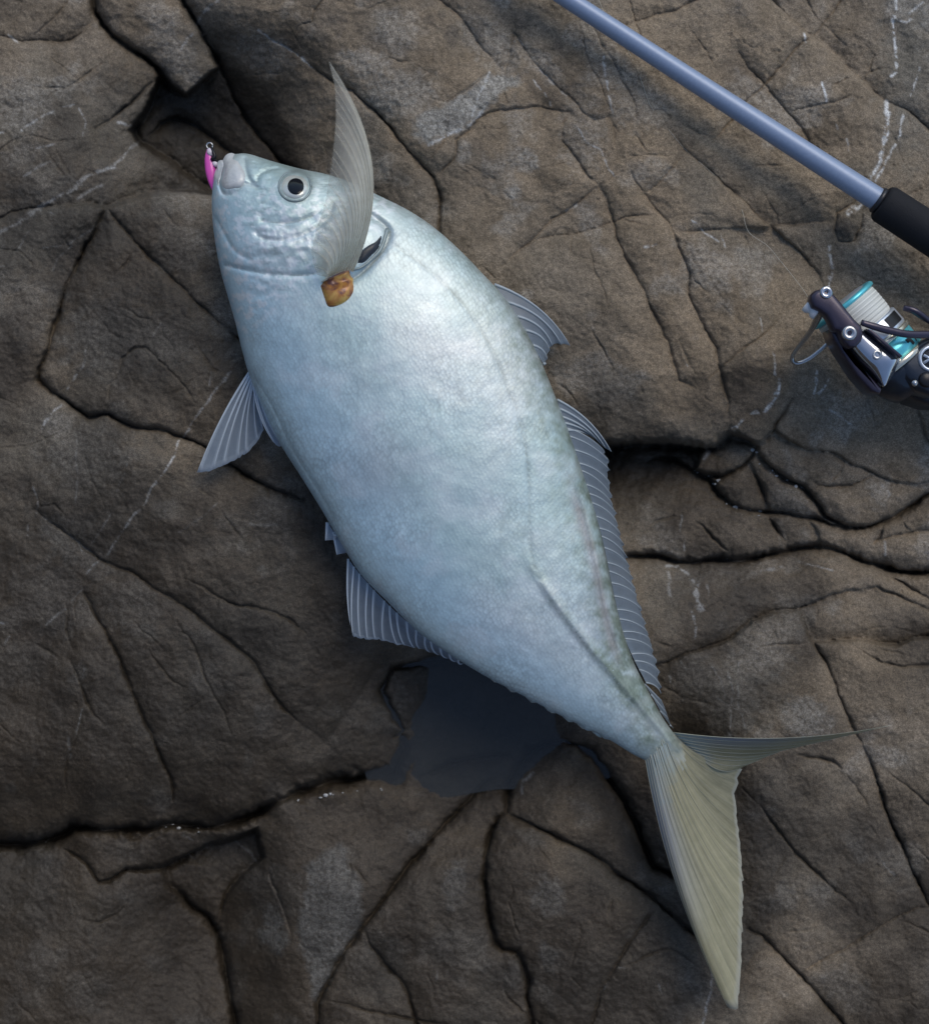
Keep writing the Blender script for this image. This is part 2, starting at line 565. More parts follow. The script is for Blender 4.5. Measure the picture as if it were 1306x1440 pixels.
    (0, 1.8, 2, 'L', '370,810 450,780 540,760 700,750'),
    (0, 2, 2.4, 'L', '1330,740 1250,880 1200,900'),
    (1, 3, 5, 'L', '1010,850 960,930 880,980 870,1050 890,1110 960,1110 990,1040 1000,960'),
    (1, 2.4, 3, 'L', '880,1100 860,1180 830,1330'),
    (0, 2.6, 3.6, 'M', '860,690 910,770 950,840 990,910 1020,970'),
    (0, 1.4, 1.4, 'M', '790,510 745,580 740,680'),
    (0, 2.2, 2.6, 'M', '680,930 760,1000 820,1060 840,1100'),
    (0, 2, 2.4, 'M', '840,1140 880,1150 960,1170 1050,1200 1150,1220 1306,1230'),
    (0, 2.4, 3.4, 'N', '395,800 410,795 490,715 580,640 680,570 740,515 780,460 830,420'),
    (0, 2.2, 3, 'N', '415,800 430,850 480,878 525,870'),
    (0, 2, 2.6, 'N', '355,270 390,320 430,360'),
    (0, 2, 2.4, 'N', '480,400 540,460 600,500 655,520'),
    (0, 1.8, 2, 'N', '500,230 560,265 600,280'),
    (0, 1.8, 2, 'N', '345,850 330,900 280,960'),
    (1, 8, 18, 'N', '-200,1075 0,1062 150,1055 300,1062 420,1080 470,1075 520,1035 545,1018 600,1035 665,1065'),
    (1, 4.5, 10, 'N', '665,1065 650,1110 600,1160 500,1210 430,1205 380,1180 400,1110 420,1080'),
    (1, 3.6, 7, 'N', '665,1065 690,1050 740,990 790,920 830,850'),
    (1, 2.6, 4.5, 'N', '740,990 800,1040 880,1080 1000,1095 1060,1130 1100,1150 1160,1170 1240,1215 1300,1235 1400,1245 1500,1225'),
    (1, 5, 11, 'N', '665,1070 672,1100 720,1160 800,1220 870,1250 920,1300 980,1390 1060,1435 1120,1445 1190,1435 1260,1410 1330,1370 1480,1270'),
    (1, 5, 11, 'O', '0,292 60,272 130,282 220,330 300,370 340,440 400,490 480,515 560,525 620,525 760,550 860,580 930,592'),
    (1, 3.4, 7, 'O', '480,290 520,370 550,450 565,525'),
    (1, 3.4, 7, 'O', '560,530 600,590 640,650 655,695'),
    (1, 2.6, 4.5, 'O', '750,550 790,620 805,685'),
    (0, 2.2, 3, 'O', '660,690 700,670 800,655 920,620 990,600'),
    (1, 7, 16, 'O', '-150,735 0,725 60,725 150,750 220,755 290,745 340,742 420,747 500,737 580,717 660,702 760,687 850,692 930,717 1000,750 1080,772 1150,792 1220,802 1340,802'),
    (1, 3.2, 6, 'O', '1060,772 1080,790 1180,850 1250,890 1340,940'),
    (0, 3.4, 6, 'O', '240,570 260,580 310,640 370,690 425,740'),
    (1, 2.6, 4.5, 'O', '720,402 840,405 950,400 1020,370 1050,345'),
    (0, 2.4, 3.2, 'O', '840,400 900,330 920,290'),
    (1, 3, 6, 'O', '1060,650 1160,630 1340,600'),
    (0, 3, 5, 'O', '1110,570 1080,640 1030,680'),
    (0, 2.6, 4, 'O', '1170,545 1200,600 1240,620'),
    (0, 2.6, 4, 'O', '1200,-60 1240,20 1260,80 1290,180 1340,260'),
    (1, 2.8, 4.5, 'O', '0,1240 100,1210 200,1170 300,1140 400,1100 430,1070 510,1010 600,975 710,965 790,930 870,900 950,880 1060,870 1150,900 1340,985'),
    (1, 2.8, 5, 'O', '710,970 740,1060 770,1110 780,1130 830,1210 880,1330 940,1480 1000,1590'),
    (1, 2.4, 4, 'O', '770,1115 830,1115 980,1100 1080,1120 1170,1125 1230,1100 1340,1085'),
    (0, 2, 2.6, 'O', '500,1150 600,1130 720,1130 770,1110'),
    (0, 2.2, 2.6, 'O', '380,800 440,815 520,820'),
    (0, 2.6, 3.6, 'O', '0,610 60,560 130,545 180,545'),
    (0, 2, 2.4, 'O', '330,530 360,560 420,575'),
    (0, 1.8, 2, 'I', '600,870 640,900 680,925 740,930'),
    (0, 2.6, 4, 'I', '940,470 1000,510 1090,560 1190,580 1330,570'),
    (0, 1.6, 1.6, 'I', '180,730 240,740 300,750'),
    (0, 1.8, 2, 'I', '40,460 90,480 140,490'),
    (0, 2.0, 2.4, 'I', '1180,980 1240,960 1330,950'),
    (1, 2, 0.6, 'A', '1040,760 1300,1080 1640,1570 2030,2220 2480,2870 2960,3420 3200,3560'),   # joints running on under the fish
    (1, 2, 1, 'A', '1000,893 1150,890'),
    (1, 2, 1, 'B', '1400,990 1700,1000'),
    (1, 2, 1, 'C', '1380,1040 1500,1130 1720,800 2030,600'),
    (1, 2, 1, 'J', '1100,1250 1000,1700'),
    (1, 2, 1, 'N', '-200,1075 -500,1150 -800,1200'),
    (1, 2, 1, 'O', '-150,735 -400,700 -760,400'),
    (1, 2, 1, 'O', '0,1240 -200,1250 -480,1040'),
]

# light quartz veins: (half width px, strength, tile, points)
VE = [
    (3.4, .55, 'A', '-20,1080 90,1020 200,940 300,890 420,800 520,770'), (2, .45, 'A', '520,770 570,720 600,680 650,640'),
    (2.4, .6, 'A', '200,945 300,890 380,850'), (2, .4, 'A', '350,910 400,880 470,850'),
    (1.8, .45, 'A', '100,600 170,550 220,520 300,490 340,480'), (1.4, .4, 'A', '110,810 180,765 230,740'),
    (1.4, .6, 'A', '-10,612 15,606'), (1.3, .45, 'A', '70,1165 100,1120 130,1060'), (1.1, .4, 'A', '200,1140 320,1120 400,1070 470,1020'),
    (0.9, .35, 'A', '240,1240 270,1180 330,1130'), (1.4, .4, 'A', '40,160 90,200'), (1.4, .4, 'A', '170,680 260,660'), (1.1, .3, 'A', '160,960 250,980'),
    (1.6, .5, 'A', '540,560 570,570 600,580'), (1.4, .4, 'A', '360,500 400,560 380,620'), (1.4, .35, 'A', '-10,1220 40,1220'),
    (2.6, .35, 'A', '830,250 850,190 890,150'), (3, .3, 'A', '905,110 940,50 1000,0'), (1.4, .5, 'A', '1080,98 1084,102'),
    (1.6, .7, 'B', '1060,400 1000,470 960,530 920,580'), (1.2, .5, 'B', '920,580 880,640 850,690'),
    (1.5, .75, 'B', '850,690 820,720 800,790 750,870 700,930 670,1000 600,1080 540,1160 490,1250'),
    (1.1, .4, 'B', '970,400 965,470'), (1.7, .5, 'B', '190,660 230,600 290,550'), (1.5, .35, 'B', '310,480 380,380 395,300'),
    (1.2, .35, 'B', '700,240 740,180'), (1, .25, 'B', '350,700 355,850 350,1000'), (1, .3, 'B', '590,790 570,880 540,950'),
    (1.4, .4, 'B', '150,930 175,990 170,1050'), (1, .3, 'B', '820,1140 920,1070 1000,1000'), (1.1, .35, 'B', '420,1190 470,1120 510,1050'),
    (2, .3, 'B', '1150,1100 1210,1110 1270,1105'), (1.3, .25, 'B', '1180,1060 1200,1080'), (1.6, .4, 'B', '130,1100 130,1150'),
    (1.7, .45, 'C', '200,90 300,160 390,230 460,285'), (1.4, .75, 'C', '400,350 460,285'), (1.2, .35, 'C', '330,470 400,400'),
    (1.4, .45, 'C', '215,585 250,550 300,510'), (1.6, .6, 'C', '360,210 390,260'), (2, .8, 'C', '-10,575 35,578'),
    (1.2, .5, 'C', '380,970 350,1090'), (1, .45, 'C', '390,780 380,830'), (2.6, .35, 'C', '310,1080 325,1190'), (1.4, .4, 'C', '20,680 45,640'),
    (2.2, .9, 'L', '1160,-20 1140,100 1150,230 1160,320 1130,350'), (3, .9, 'L', '1110,470 1115,560 1110,620 1080,740 1030,830'),
    (1.8, .6, 'L', '1190,520 1160,640 1090,780 1060,830'), (3.4, .85, 'L', '1010,930 960,960 930,980'), (1.6, .5, 'L', '1280,10 1210,60'),
    (1.4, .45, 'L', '1260,310 1220,440'), (1.5, .7, 'L', '732,150 737,195'), (1.5, .75, 'L', '815,380 835,465'), (1.3, .5, 'L', '220,1010 265,1060 340,1110'),
    (2.4, .6, 'L', '850,1130 860,1240 845,1320'), (1.5, .4, 'L', '1140,90 1200,100 1240,70'), (1.2, .3, 'L', '880,570 890,600'), (1.2, .3, 'L', '930,640 935,690'),
    (1.2, .4, 'K', '500,310 560,360 600,400'), (1.2, .45, 'K', '490,370 540,430 570,480'), (1.8, .55, 'K', '810,260 830,400 850,520'),
    (1.2, .45, 'K', '690,580 730,650 800,690 830,770 860,810'), (1.8, .5, 'K', '290,330 240,440 210,530'), (2.4, .5, 'K', '265,500 200,570 100,620 0,670'),
    (1.3, .4, 'K', '400,190 420,180 440,210'), (1.4, .35, 'K', '560,370 600,400 640,440'), (1.2, .4, 'K', '640,970 690,940'), (1.4, .4, 'K', '1060,1120 1000,1140'),
    (1.8, .55, 'J', '210,140 280,190 370,240 460,310'),
    (2.8, .9, 'N', '770,770 765,820 740,870 700,910 640,920'), (2.4, .8, 'N', '600,950 550,1000'), (1.4, .5, 'N', '740,640 750,740'),
    (1.8, .55, 'N', '930,840 940,720'), (1.6, .5, 'N', '940,840 980,790 1000,760'), (2, .6, 'N', '460,1080 420,1130'), (1.3, .4, 'N', '500,100 520,150'),
    (1.6, .4, 'N', '1000,900 1100,970'), (1.2, .35, 'N', '330,670 345,700'), (1.2, .3, 'N', '680,480 690,540'),
    (2, .75, 'O', '100,770 150,770 190,800 240,860'), (5, .95, 'O', '240,860 240,920 260,965'), (2.2, .7, 'O', '215,980 235,1040 235,1095'),
    (2.6, .3, 'O', '110,800 115,900'), (1.6, .6, 'O', '160,610 170,540'), (1.5, .6, 'O', '180,700 182,650'), (1.6, .35, 'O', '700,745 780,770 860,790'),
    (2.4, .3, 'O', '500,800 570,790 630,775'), (2.0, .3, 'O', '1100,480 1120,440 1090,400'), (1.4, .4, 'O', '290,860 295,900'), (1.5, .3, 'O', '1100,660 1105,720'),
    (1.2, .35, 'I', '380,600 405,690 400,760 385,900'), (1, .3, 'I', '300,570 350,640 370,720'), (1, .3, 'I', '430,560 430,760 470,880'),
    (1, .3, 'I', '330,720 400,760 450,800'), (1.4, .4, 'I', '115,620 118,650'), (2.2, .5, 'I', '385,870 390,915'), (1.2, .4, 'I', '160,550 190,590'),
    (1.8, .6, 'G', '310,1060 305,1150 280,1230 265,1320'), (3, .5, 'F', '490,150 440,190 435,240'), (1.5, .4, 'F', '1060,1120 1075,1160'),
    (1.4, .35, 'E', '1030,1060 1020,1110'), (1.8, .5, 'D', '1080,470 1150,520 1180,560'), (2.4, .4, 'D', '850,440 900,470'), (1.4, .4, 'F', '880,1050 905,1045'),
    (1.6, .4, 'F', '830,1110 790,1180'), (1.6, .3, 'G', '1090,560 1160,640'),
]

# soft patches: (attribute, strength, cx, cy, rx, ry, rotation deg) in photo px
PA = [
    ('lichen', .55, 1133, 1010, 34, 26, 20), ('lichen', .5, 1130, 1002, 20, 18, 0), ('lichen', .35, 1060, 930, 45, 30, 0), ('lichen', .3, 1030, 985, 40, 60, 10),
    ('lichen', .6, 641, 1245, 14, 32, 8), ('lichen', .55, 770, 1262, 24, 28, -25), ('lichen', .5, 770, 1345, 12, 24, -25), ('lichen', .4, 742, 1177, 20, 10, 25),
    ('lichen', .4, 585, 1175, 14, 12, 0), ('lichen', .45, 741, 225, 15, 16, 0), ('lichen', .5, 720, 270, 12, 10, 0), ('lichen', .4, 652, 212, 9, 18, 0),
    ('lichen', .4, 515, 90, 34, 20, 10), ('lichen', .35, 560, 130, 50, 30, 0), ('lichen', .35, 375, 75, 40, 24, 30), ('lichen', .3, 690, 60, 50, 24, 40),
    ('lichen', .3, 765, 95, 40, 14, 42), ('lichen', .25, 820, 180, 30, 60, 0), ('lichen', .35, 200, 885, 26, 12, 10), ('lichen', .35, 110, 770, 60, 26, 40),
    ('lichen', .3, 80, 830, 40, 40, 0), ('lichen', .35, 110, 950, 12, 20, 0), ('lichen', .3, 95, 880, 10, 20, 0), ('lichen', .25, 40, 930, 26, 26, 0),
    ('lichen', .3, 150, 470, 60, 50, 0), ('lichen', .3, 220, 480, 50, 36, 0), ('lichen', .25, 330, 450, 40, 30, 0), ('lichen', .28, 120, 640, 60, 40, 0), ('lichen', .2, 30, 440, 40, 40, 0),
    ('lichen', .3, 30, 150, 40, 40, 0), ('lichen', .25, 60, 260, 40, 30, 0), ('lichen', .3, 30, 220, 30, 16, -20), ('lichen', .3, 120, 1390, 30, 30, 10), ('lichen', .25, 220, 1355, 16, 12, 0),
    ('lichen', .3, 15, 1107, 8, 8, 0), ('lichen', .35, 370, 805, 7, 7, 0), ('lichen', .3, 472, 870, 6, 8, 30), ('lichen', .3, 355, 735, 20, 7, 5), ('lichen', .25, 180, 1200, 24, 18, 0),
    ('lichen', .35, 940, 1247, 12, 12, 0), ('lichen', .22, 1190, 1390, 40, 24, 40), ('lichen', .25, 975, 950, 30, 30, 0), ('lichen', .25, 1000, 800, 50, 20, 0), ('lichen', .25, 1060, 800, 30, 10, -10),
    ('lichen', .3, 330, 1380, 16, 26, 0), ('lichen', .25, 500, 1350, 22, 22, 0), ('lichen', .3, 1236, 690, 16, 20, 0), ('lichen', .25, 1190, 580, 40, 30, 0), ('lichen', .25, 900, 150, 40, 30, 0),
    ('tan', .45, 880, 200, 330, 200, 15), ('tan', .4, 900, 470, 220, 160, 20), ('tan', .35, 1150, 330, 200, 240, 0), ('tan', .5, 1095, 250, 36, 30, 0), ('tan', .6, 1080, 280, 22, 34, -20), ('tan', .35, 1020, 60, 60, 40, 0), ('tan', .3, 1130, 240, 40, 20, 20), ('tan', .4, 1070, 170, 20, 20, 0),
    ('tan', .3, 1080, 540, 40, 40, 0), ('tan', .35, 1255, 620, 50, 50, 0), ('tan', .3, 1120, 960, 70, 40, 0), ('tan', .35, 1230, 930, 60, 40, 20), ('tan', .3, 820, 1150, 40, 50, 0),
    ('tan', .4, 705, 1310, 20, 34, -20), ('tan', .35, 450, 1370, 14, 50, 15), ('tan', .25, 520, 1360, 40, 40, 0), ('tan', .25, 660, 1390, 40, 60, 0), ('tan', .3, 380, 60, 60, 60, 0), ('tan', .2, 330, 110, 40, 60, 0),
    ('tan', .25, 130, 1100, 60, 20, 0), ('tan', .2, 230, 200, 30, 30, 0), ('tan', .25, 1100, 130, 60, 30, 0), ('tan', .3, 960, 230, 50, 50, 0), ('tan', .25, 930, 330, 60, 40, 0),
    ('dark', .7, 637, 52, 12, 14, 0), ('dark', .6, 530, 58, 16, 14, 0), ('dark', .55, 562, 68, 18, 12, 0), ('dark', .55, 603, 28, 9, 9, 0), ('dark', .5, 620, 22, 6, 6, 0), ('dark', .55, 472, 28, 18, 14, 0), ('dark', .5, 508, 28, 14, 14, 0),
    ('dark', .6, 658, 32, 9, 10, 0), ('dark', .55, 674, 42, 8, 8, 0), ('dark', .55, 634, 170, 10, 10, 0), ('dark', .5, 668, 208, 12, 12, 0), ('dark', .5, 770, 130, 60, 10, 40), ('dark', .45, 722, 30, 30, 12, 10), ('dark', .55, 784, 65, 7, 7, 0),
    ('dark', .5, 1049, 397, 8, 8, 0), ('dark', .7, 978, 587, 3, 3, 0), ('dark', .55, 973, 72, 9, 8, 0), ('dark', .5, 1035, 95, 20, 30, 0), ('dark', .4, 800, 140, 20, 20, 0), ('dark', .45, 820, 290, 22, 22, 0), ('dark', .4, 690, 240, 30, 20, 0),
    ('dark', .85, 1188, 322, 18, 16, 0), ('dark', .5, 1235, 500, 30, 60, 20), ('dark', .45, 190, 715, 18, 12, 0), ('dark', .45, 110, 730, 20, 12, 0), ('dark', .4, 70, 720, 18, 16, 0), ('dark', .4, 30, 690, 30, 20, 0), ('dark', .35, 260, 420, 30, 20, 0),
    ('dark', .4, 40, 480, 24, 24, 0), ('dark', .35, 60, 880, 30, 40, 0), ('dark', .5, 88, 1000, 16, 30, 0), ('dark', .35, 120, 1110, 60, 16, 0), ('dark', .4, 240, 1130, 50, 12, -5), ('dark', .4, 815, 1265, 30, 30, 0), ('dark', .3, 820, 480, 40, 60, 0),
    ('dark', .75, 968, 1052, 3, 3, 0), ('dark', .8, 970, 850, 5, 5, 0), ('dark', .35, 1190, 1290, 40, 30, 0), ('dark', .3, 960, 1180, 30, 40, 0),
    ('dark', .35, 380, 1360, 10, 16, 0), ('dark', .3, 560, 280, 30, 40, 0),
    ('grey', .7, 60, 330, 170, 60, -25), ('grey', .6, 180, 190, 110, 80, 0), ('grey', .75, 1280, 90, 40, 130, 0), ('grey', .6, 1215, 390, 50, 90, 10), ('grey', .5, 1190, 520, 60, 60, 0), ('grey', .5, 240, 480, 120, 80, 0),
    ('grey', .5, 120, 680, 140, 90, 0), ('grey', .6, 290, 60, 40, 60, 20), ('grey', .6, 360, 900, 120, 90, 0), ('grey', .5, 440, 760, 120, 120, 0), ('grey', .5, 890, 720, 50, 60, 0), ('grey', .5, 930, 830, 40, 60, 0), ('grey', .5, 480, 1020, 90, 60, 0),
    ('grey', .4, 560, 320, 50, 60, 0), ('grey', .3, 780, 440, 80, 120, 0), ('grey', .4, 60, 1280, 120, 40, 0), ('grey', .5, 330, 1200, 60, 40, 0), ('grey', .45, 720, 40, 80, 40, 0),
    ('grey', .4, 1020, 980, 80, 50, 0), ('grey', .4, 260, 1000, 160, 90, 0), ('grey', .35, 1100, 1200, 120, 100, 0), ('grey', .3, 900, 1380, 120, 60, 0), ('grey', .3, 650, 1300, 60, 80, 0),
]
# irregular light stains traced as outlines
PO = [
    ('lichen', 1.0, T('E', '560,470 620,490 620,570 680,650 690,850 660,900 580,1010 540,1100 480,1210 450,1200 440,1080 380,880 400,740 440,670 410,590 500,520')),
    ('lichen', .95, T('E', '230,740 300,750 320,850 350,930 310,1000 250,960 190,900 230,850')),
    ('lichen', .35, T('E', '700,890 760,960 790,1020 740,1010 690,950')),
    ('lichen', .6, T('K', '300,340 430,350 430,380 340,430 280,500 240,530 200,580 100,620 0,670 -50,640 -60,560 0,500 100,470 200,400 270,350')),
    ('grey', .8, T('K', '300,340 430,350 430,380 340,430 280,500 240,530 200,580 100,620 0,670 -50,640 -60,560 0,500 100,470 200,400 270,350')),
]

# height control points: (px, py, mm)
HC = [(-60, -60, -20), (100, 60, -22), (80, 250, -16), (200, 300, -10), (120, 450, -6), (30, 550, -12), (50, 800, -10), (150, 650, -3), (250, 480, 0), (300, 800, 0),
      (200, 950, -4), (400, 950, -2), (470, 1020, -8), (150, 1100, -9), (330, 1100, -7), (480, 850, 0), (30, 1000, -12), (520, 1060, -16), (30, 420, -14), (330, 350, -3), (330, 600, -1), (150, 200, -22), (60, 130, -20),
      (210, 60, -18), (250, 110, -46), (280, 90, -24), (310, 160, -100), (350, 195, -105), (285, 215, -62), (200, 150, -34), (255, 240, -48), (235, 190, -56), (275, 55, -14), (340, 215, -95), (250, 175, -62), (225, 112, -60),
      (330, 30, 0), (400, 100, 6), (355, 130, -10), (390, 190, -10), (430, 210, -3), (500, 60, 10), (600, 150, 8), (700, 50, 8), (700, 250, 10), (850, 150, 8), (850, 400, 9), (1000, 100, 6), (1000, 300, 8), (1150, 200, 4),
      (1250, 60, -2), (1270, 250, -3), (1200, 400, -6), (1250, 550, -6), (1000, 520, 5), (900, 560, 1), (800, 560, 3), (950, 605, -3), (850, 605, -2), (1150, 560, -5),
      (420, 350, 1), (550, 500, 1), (650, 700, 1), (750, 850, -3), (600, 850, -3),
      (870, 652, -75), (930, 652, -62), (960, 690, -30), (980, 650, -24), (1060, 690, -26), (1110, 640, -14), (1200, 650, -10), (1290, 660, -10), (1000, 740, -24), (1080, 740, -22), (1150, 760, -22), (1290, 790, -24), (890, 730, -18), (930, 700, -22), (1200, 720, -14), (1290, 735, -16),
      (950, 850, -8), (1100, 830, -9), (1280, 860, -16), (1050, 950, -4), (1200, 900, -6), (1200, 1000, -5), (930, 960, -6), (1100, 1150, -8), (1250, 1200, -8), (1050, 1250, -10), (1150, 1380, -14), (1290, 1420, -14),
      (640, 1000, -72), (720, 1030, -72), (610, 1050, -70), (585, 1082, -62), (700, 960, -72), (770, 1030, -62), (630, 970, -64), (815, 1000, -30), (840, 1050, -28), (790, 970, -40), (525, 1000, -12), (540, 945, -9), (570, 915, -10), (585, 1000, -64), (582, 1045, -66), (548, 1060, -20), (520, 1100, -32),
      (790, 1085, -20), (800, 1180, -12), (800, 1260, -13), (850, 1360, -16), (720, 1330, -22), (640, 1250, -17), (640, 1120, -26), (450, 1150, -28), (540, 1130, -34), (430, 1250, -16), (380, 1350, -18), (500, 1330, -20), (580, 1390, -18), (880, 1095, -38), (925, 1170, -34), (960, 1350, -18),
      (700, 1080, -34), (100, 1200, -38), (200, 1210, -34), (330, 1215, -60), (60, 1260, -38), (150, 1380, -34), (300, 1310, -95), (270, 1350, -70), (230, 1290, -38), (280, 1420, -44), (300, 1180, -40)]

PADX = 90
st = 1.5
cx = np.arange(-PADX, PW + PADX + 0.1, st)
cy = np.arange(-PADX, PH + PADX + 0.1, st)


def grow(edge, sign, total):
    out, d, x = [], st * 1.6, edge
    while abs(x - edge) < total:
        x += sign * d
        out.append(x)
        d *= 1.09
    return out


far = 40.0 / S
gx = np.array(grow(cx[0], -1, far)[::-1] + list(cx) + grow(cx[-1], 1, far))
gy = np.array(grow(cy[0], -1, far)[::-1] + list(cy) + grow(cy[-1], 1, far))
X, Y = np.meshgrid(gx, gy)          # rows = y
NY, NX = X.shape
# warp so traced lines get a natural, irregular course
wx = X + 2.2 * fbm(X, Y, 26, 3, 0.55, 3) + 1.0 * pn(X / 7, Y / 7, 5)
wy = Y + 2.2 * fbm(X, Y, 26, 3, 0.55, 11) + 1.0 * pn(X / 7, Y / 7, 13)

cracks = []
for (mj, w, dep, tl, s) in CR:
    p = T(tl, s)
    if tl in 'JKLMN' and dep <= 5:
        dep *= 0.72
        w *= 0.9
    for end in (0, -1):
        x, y = p[end]
        if x < 12 or y < 12 or x > PW - 12 or y > PH - 12:
            q = p[1] if end == 0 else p[-2]
            v = np.array([x - q[0], y - q[1]])
            v /= np.linalg.norm(v) + 1e-9
            e = (x + v[0] * 150, y + v[1] * 150)
            p = [e] + p if end == 0 else p + [e]
    cracks.append((mj, w, dep, p))
# more cracks around the frame, where the photograph does not reach
for k in range(46):
    a = random.random() * 2 * math.pi
    r = random.uniform(1000, 2600)
    x, y = PW / 2 + r * math.cos(a), PH / 2 + r * math.sin(a)
    th = random.choice([0.9, 2.3, 0.1, 1.6]) + random.uniform(-.3, .3)
    p = [(x, y)]
    for q in range(random.randint(4, 10)):
        x += 70 * math.cos(th)
        y += 70 * math.sin(th)
        th += random.uniform(-.35, .35)
        p.append((x, y))
    p = [q for q in p if not (-100 < q[0] < PW + 100 and -100 < q[1] < PH + 100)]
    if len(p) > 1:
        cracks.append((0, random.uniform(4, 9), random.uniform(4, 14), p))

hr = random.Random(11)
for k in range(330):
    x, y = hr.uniform(-60, PW + 60), hr.uniform(-60, PH + 60)
    th = hr.choice([0.95, 0.95, 2.35, 1.5, 0.2]) + hr.gauss(0, 0.22)
    p = [(x, y)]
    for q in range(hr.randint(2, 7)):
        L_ = hr.uniform(9, 24)
        x += L_ * math.cos(th)
        y += L_ * math.sin(th)
        th += hr.gauss(0, 0.28)
        p.append((x, y))
    cracks.append((0, hr.uniform(1.1, 1.9), hr.uniform(0.5, 1.7), p))
groove = np.zeros_like(X)
dmaj = np.full_like(X, 90.0)
damp = np.zeros_like(X)


def window(a, b, R):
    x0, x1 = min(a[0], b[0]) - R, max(a[0], b[0]) + R
    y0, y1 = min(a[1], b[1]) - R, max(a[1], b[1]) + R
    return slice(np.searchsorted(gy, y0), np.searchsorted(gy, y1)), slice(np.searchsorted(gx, x0), np.searchsorted(gx, x1))


along = 0.8 + 0.8 * pn(X / 45, Y / 45, 21)
widv = np.clip(0.85 + 0.9 * pn(X / 28, Y / 28, 23) + 0.5 * pn(X / 9, Y / 9, 24), 0.45, 1.7)
for (mj, w, dep, p) in cracks:
    cl = np.concatenate([[0], np.cumsum([math.hypot(b[0] - a[0], b[1] - a[1]) for a, b in zip(p[:-1], p[1:])])])
    for si, (a, b) in enumerate(zip(p[:-1], p[1:])):
        sl = window(a, b, 95 if mj else w * 12 + 8)
        if X[sl].size == 0:
            continue
        d = seg_dist(wx[sl], wy[sl], a, b)
        sL = cl[si + 1] - cl[si] + 1e-9
        ta = cl[si] + np.clip(((wx[sl] - a[0]) * (b[0] - a[0]) + (wy[sl] - a[1]) * (b[1] - a[1])) / sL, 0, sL)
        tap = 0.30 + 0.70 * sm(np.minimum(ta, cl[-1] - ta), 0, min(45, 0.45 * cl[-1]))
        ww = w * 0.66 * widv[sl] * (0.55 + 0.45 * tap)
        g = (0.8 if dep < 5 else 1.0) * dep * np.exp(-(d / ww) ** 1.5) + (0.20 if dep < 3.2 else 0.30 if dep < 8 else 0.38) * dep * np.exp(-d / (w * 3.4))
        groove[sl] = np.maximum(groove[sl], g * tap)
        if mj:
            dmaj[sl] = np.minimum(dmaj[sl], d)
        if dep >= 8:
            damp[sl] = np.maximum(damp[sl], np.exp(-d / (w * 2.6)))
groove *= along
for k in range(260):                                  # small pits and chips
    x, y, r = hr.uniform(-60, PW + 60), hr.uniform(-60, PH + 60), hr.choice([1.4, 1.8, 2.4, 3.5, 6.0])
    sl = window((x, y), (x, y), r * 4)
    d = np.hypot((wx[sl] - x) * hr.uniform(.7, 1.3), wy[sl] - y)
    groove[sl] += hr.uniform(0.3, 0.9) * min(1.2, 2.4 / r + 0.3) * np.exp(-(d / r) ** 3)

# ---- split into blocks: flood fill between the major cracks
LS = 2.0
LW, LH = int((PW + 2 * PADX) / LS) + 2, int((PH + 2 * PADX) / LS) + 2
bar = np.zeros((LH, LW), bool)
for (mj, w, dep, p) in cracks:
    if not mj:
        continue
    for a, b in zip(p[:-1], p[1:]):
        n = int(math.hypot(b[0] - a[0], b[1] - a[1]) / 0.7) + 2
        t = np.linspace(-2.0 / n, 1 + 2.0 / n, n)
        xx = ((a[0] + (b[0] - a[0]) * t + PADX) / LS).astype(int)
        yy = ((a[1] + (b[1] - a[1]) * t + PADX) / LS).astype(int)
        ok = (xx >= 0) & (yy >= 0) & (xx < LW - 1) & (yy < LH - 1)
        bar[yy[ok], xx[ok]] = True
        bar[yy[ok], xx[ok] + 1] = True
lab = np.where(bar, -1, 0).astype(int)
nl = 0
flat = lab
for sy in range(0, LH, 5):
    for sx in range(0, LW, 5):
        if flat[sy, sx] != 0:
            continue
        nl += 1
        cells = [(sy, sx)]
        flat[sy, sx] = nl
        dq = deque(cells)
        while dq:
            y, x = dq.popleft()
            for yy, xx in ((y + 1, x), (y - 1, x), (y, x + 1), (y, x - 1)):
                if 0 <= yy < LH and 0 <= xx < LW and flat[yy, xx] == 0:
                    flat[yy, xx] = nl
                    dq.append((yy, xx))
                    cells.append((yy, xx))
        if len(cells) < 260:
            for y, x in cells:
                flat[y, x] = -1
lab[lab == 0] = -1
dq = deque((y, x) for y, x in zip(*np.nonzero(lab > 0)))
while dq:
    y, x = dq.popleft()
    for yy, xx in ((y + 1, x), (y - 1, x), (y, x + 1), (y, x - 1)):
        if 0 <= yy < LH and 0 <= xx < LW and lab[yy, xx] == -1:
            lab[yy, xx] = lab[y, x]
            dq.append((yy, xx))


def label_at(x, y):
    ix = np.clip(((np.asarray(x) + PADX) / LS).astype(int), 0, LW - 1)
    iy = np.clip(((np.asarray(y) + PADX) / LS).astype(int), 0, LH - 1)
    return lab[iy, ix]


VL = label_at(wx, wy)
HCa = np.array(HC, float)
HL = label_at(HCa[:, 0], HCa[:, 1])
XC, YC = np.clip(X, -PADX, PW + PADX), np.clip(Y, -PADX, PH + PADX)
base = np.zeros_like(X)
boff = {}
for L in np.unique(VL):
    m = VL == L
    xs, ys = XC[m], YC[m]
    num = np.zeros(len(xs))
    den = np.full(len(xs), 1e-12)
    for (hx, hy, hz), hl in zip(HC, HL):
        w = np.exp(-((xs - hx) ** 2 + (ys - hy) ** 2) / (2 * 62.0 ** 2)) * (30.0 if hl == L else 1.0)
        num += w * hz
        den += w
    boff[L] = rng.uniform(-1.2, 1.2)
    base[m] = num / den + boff[L]


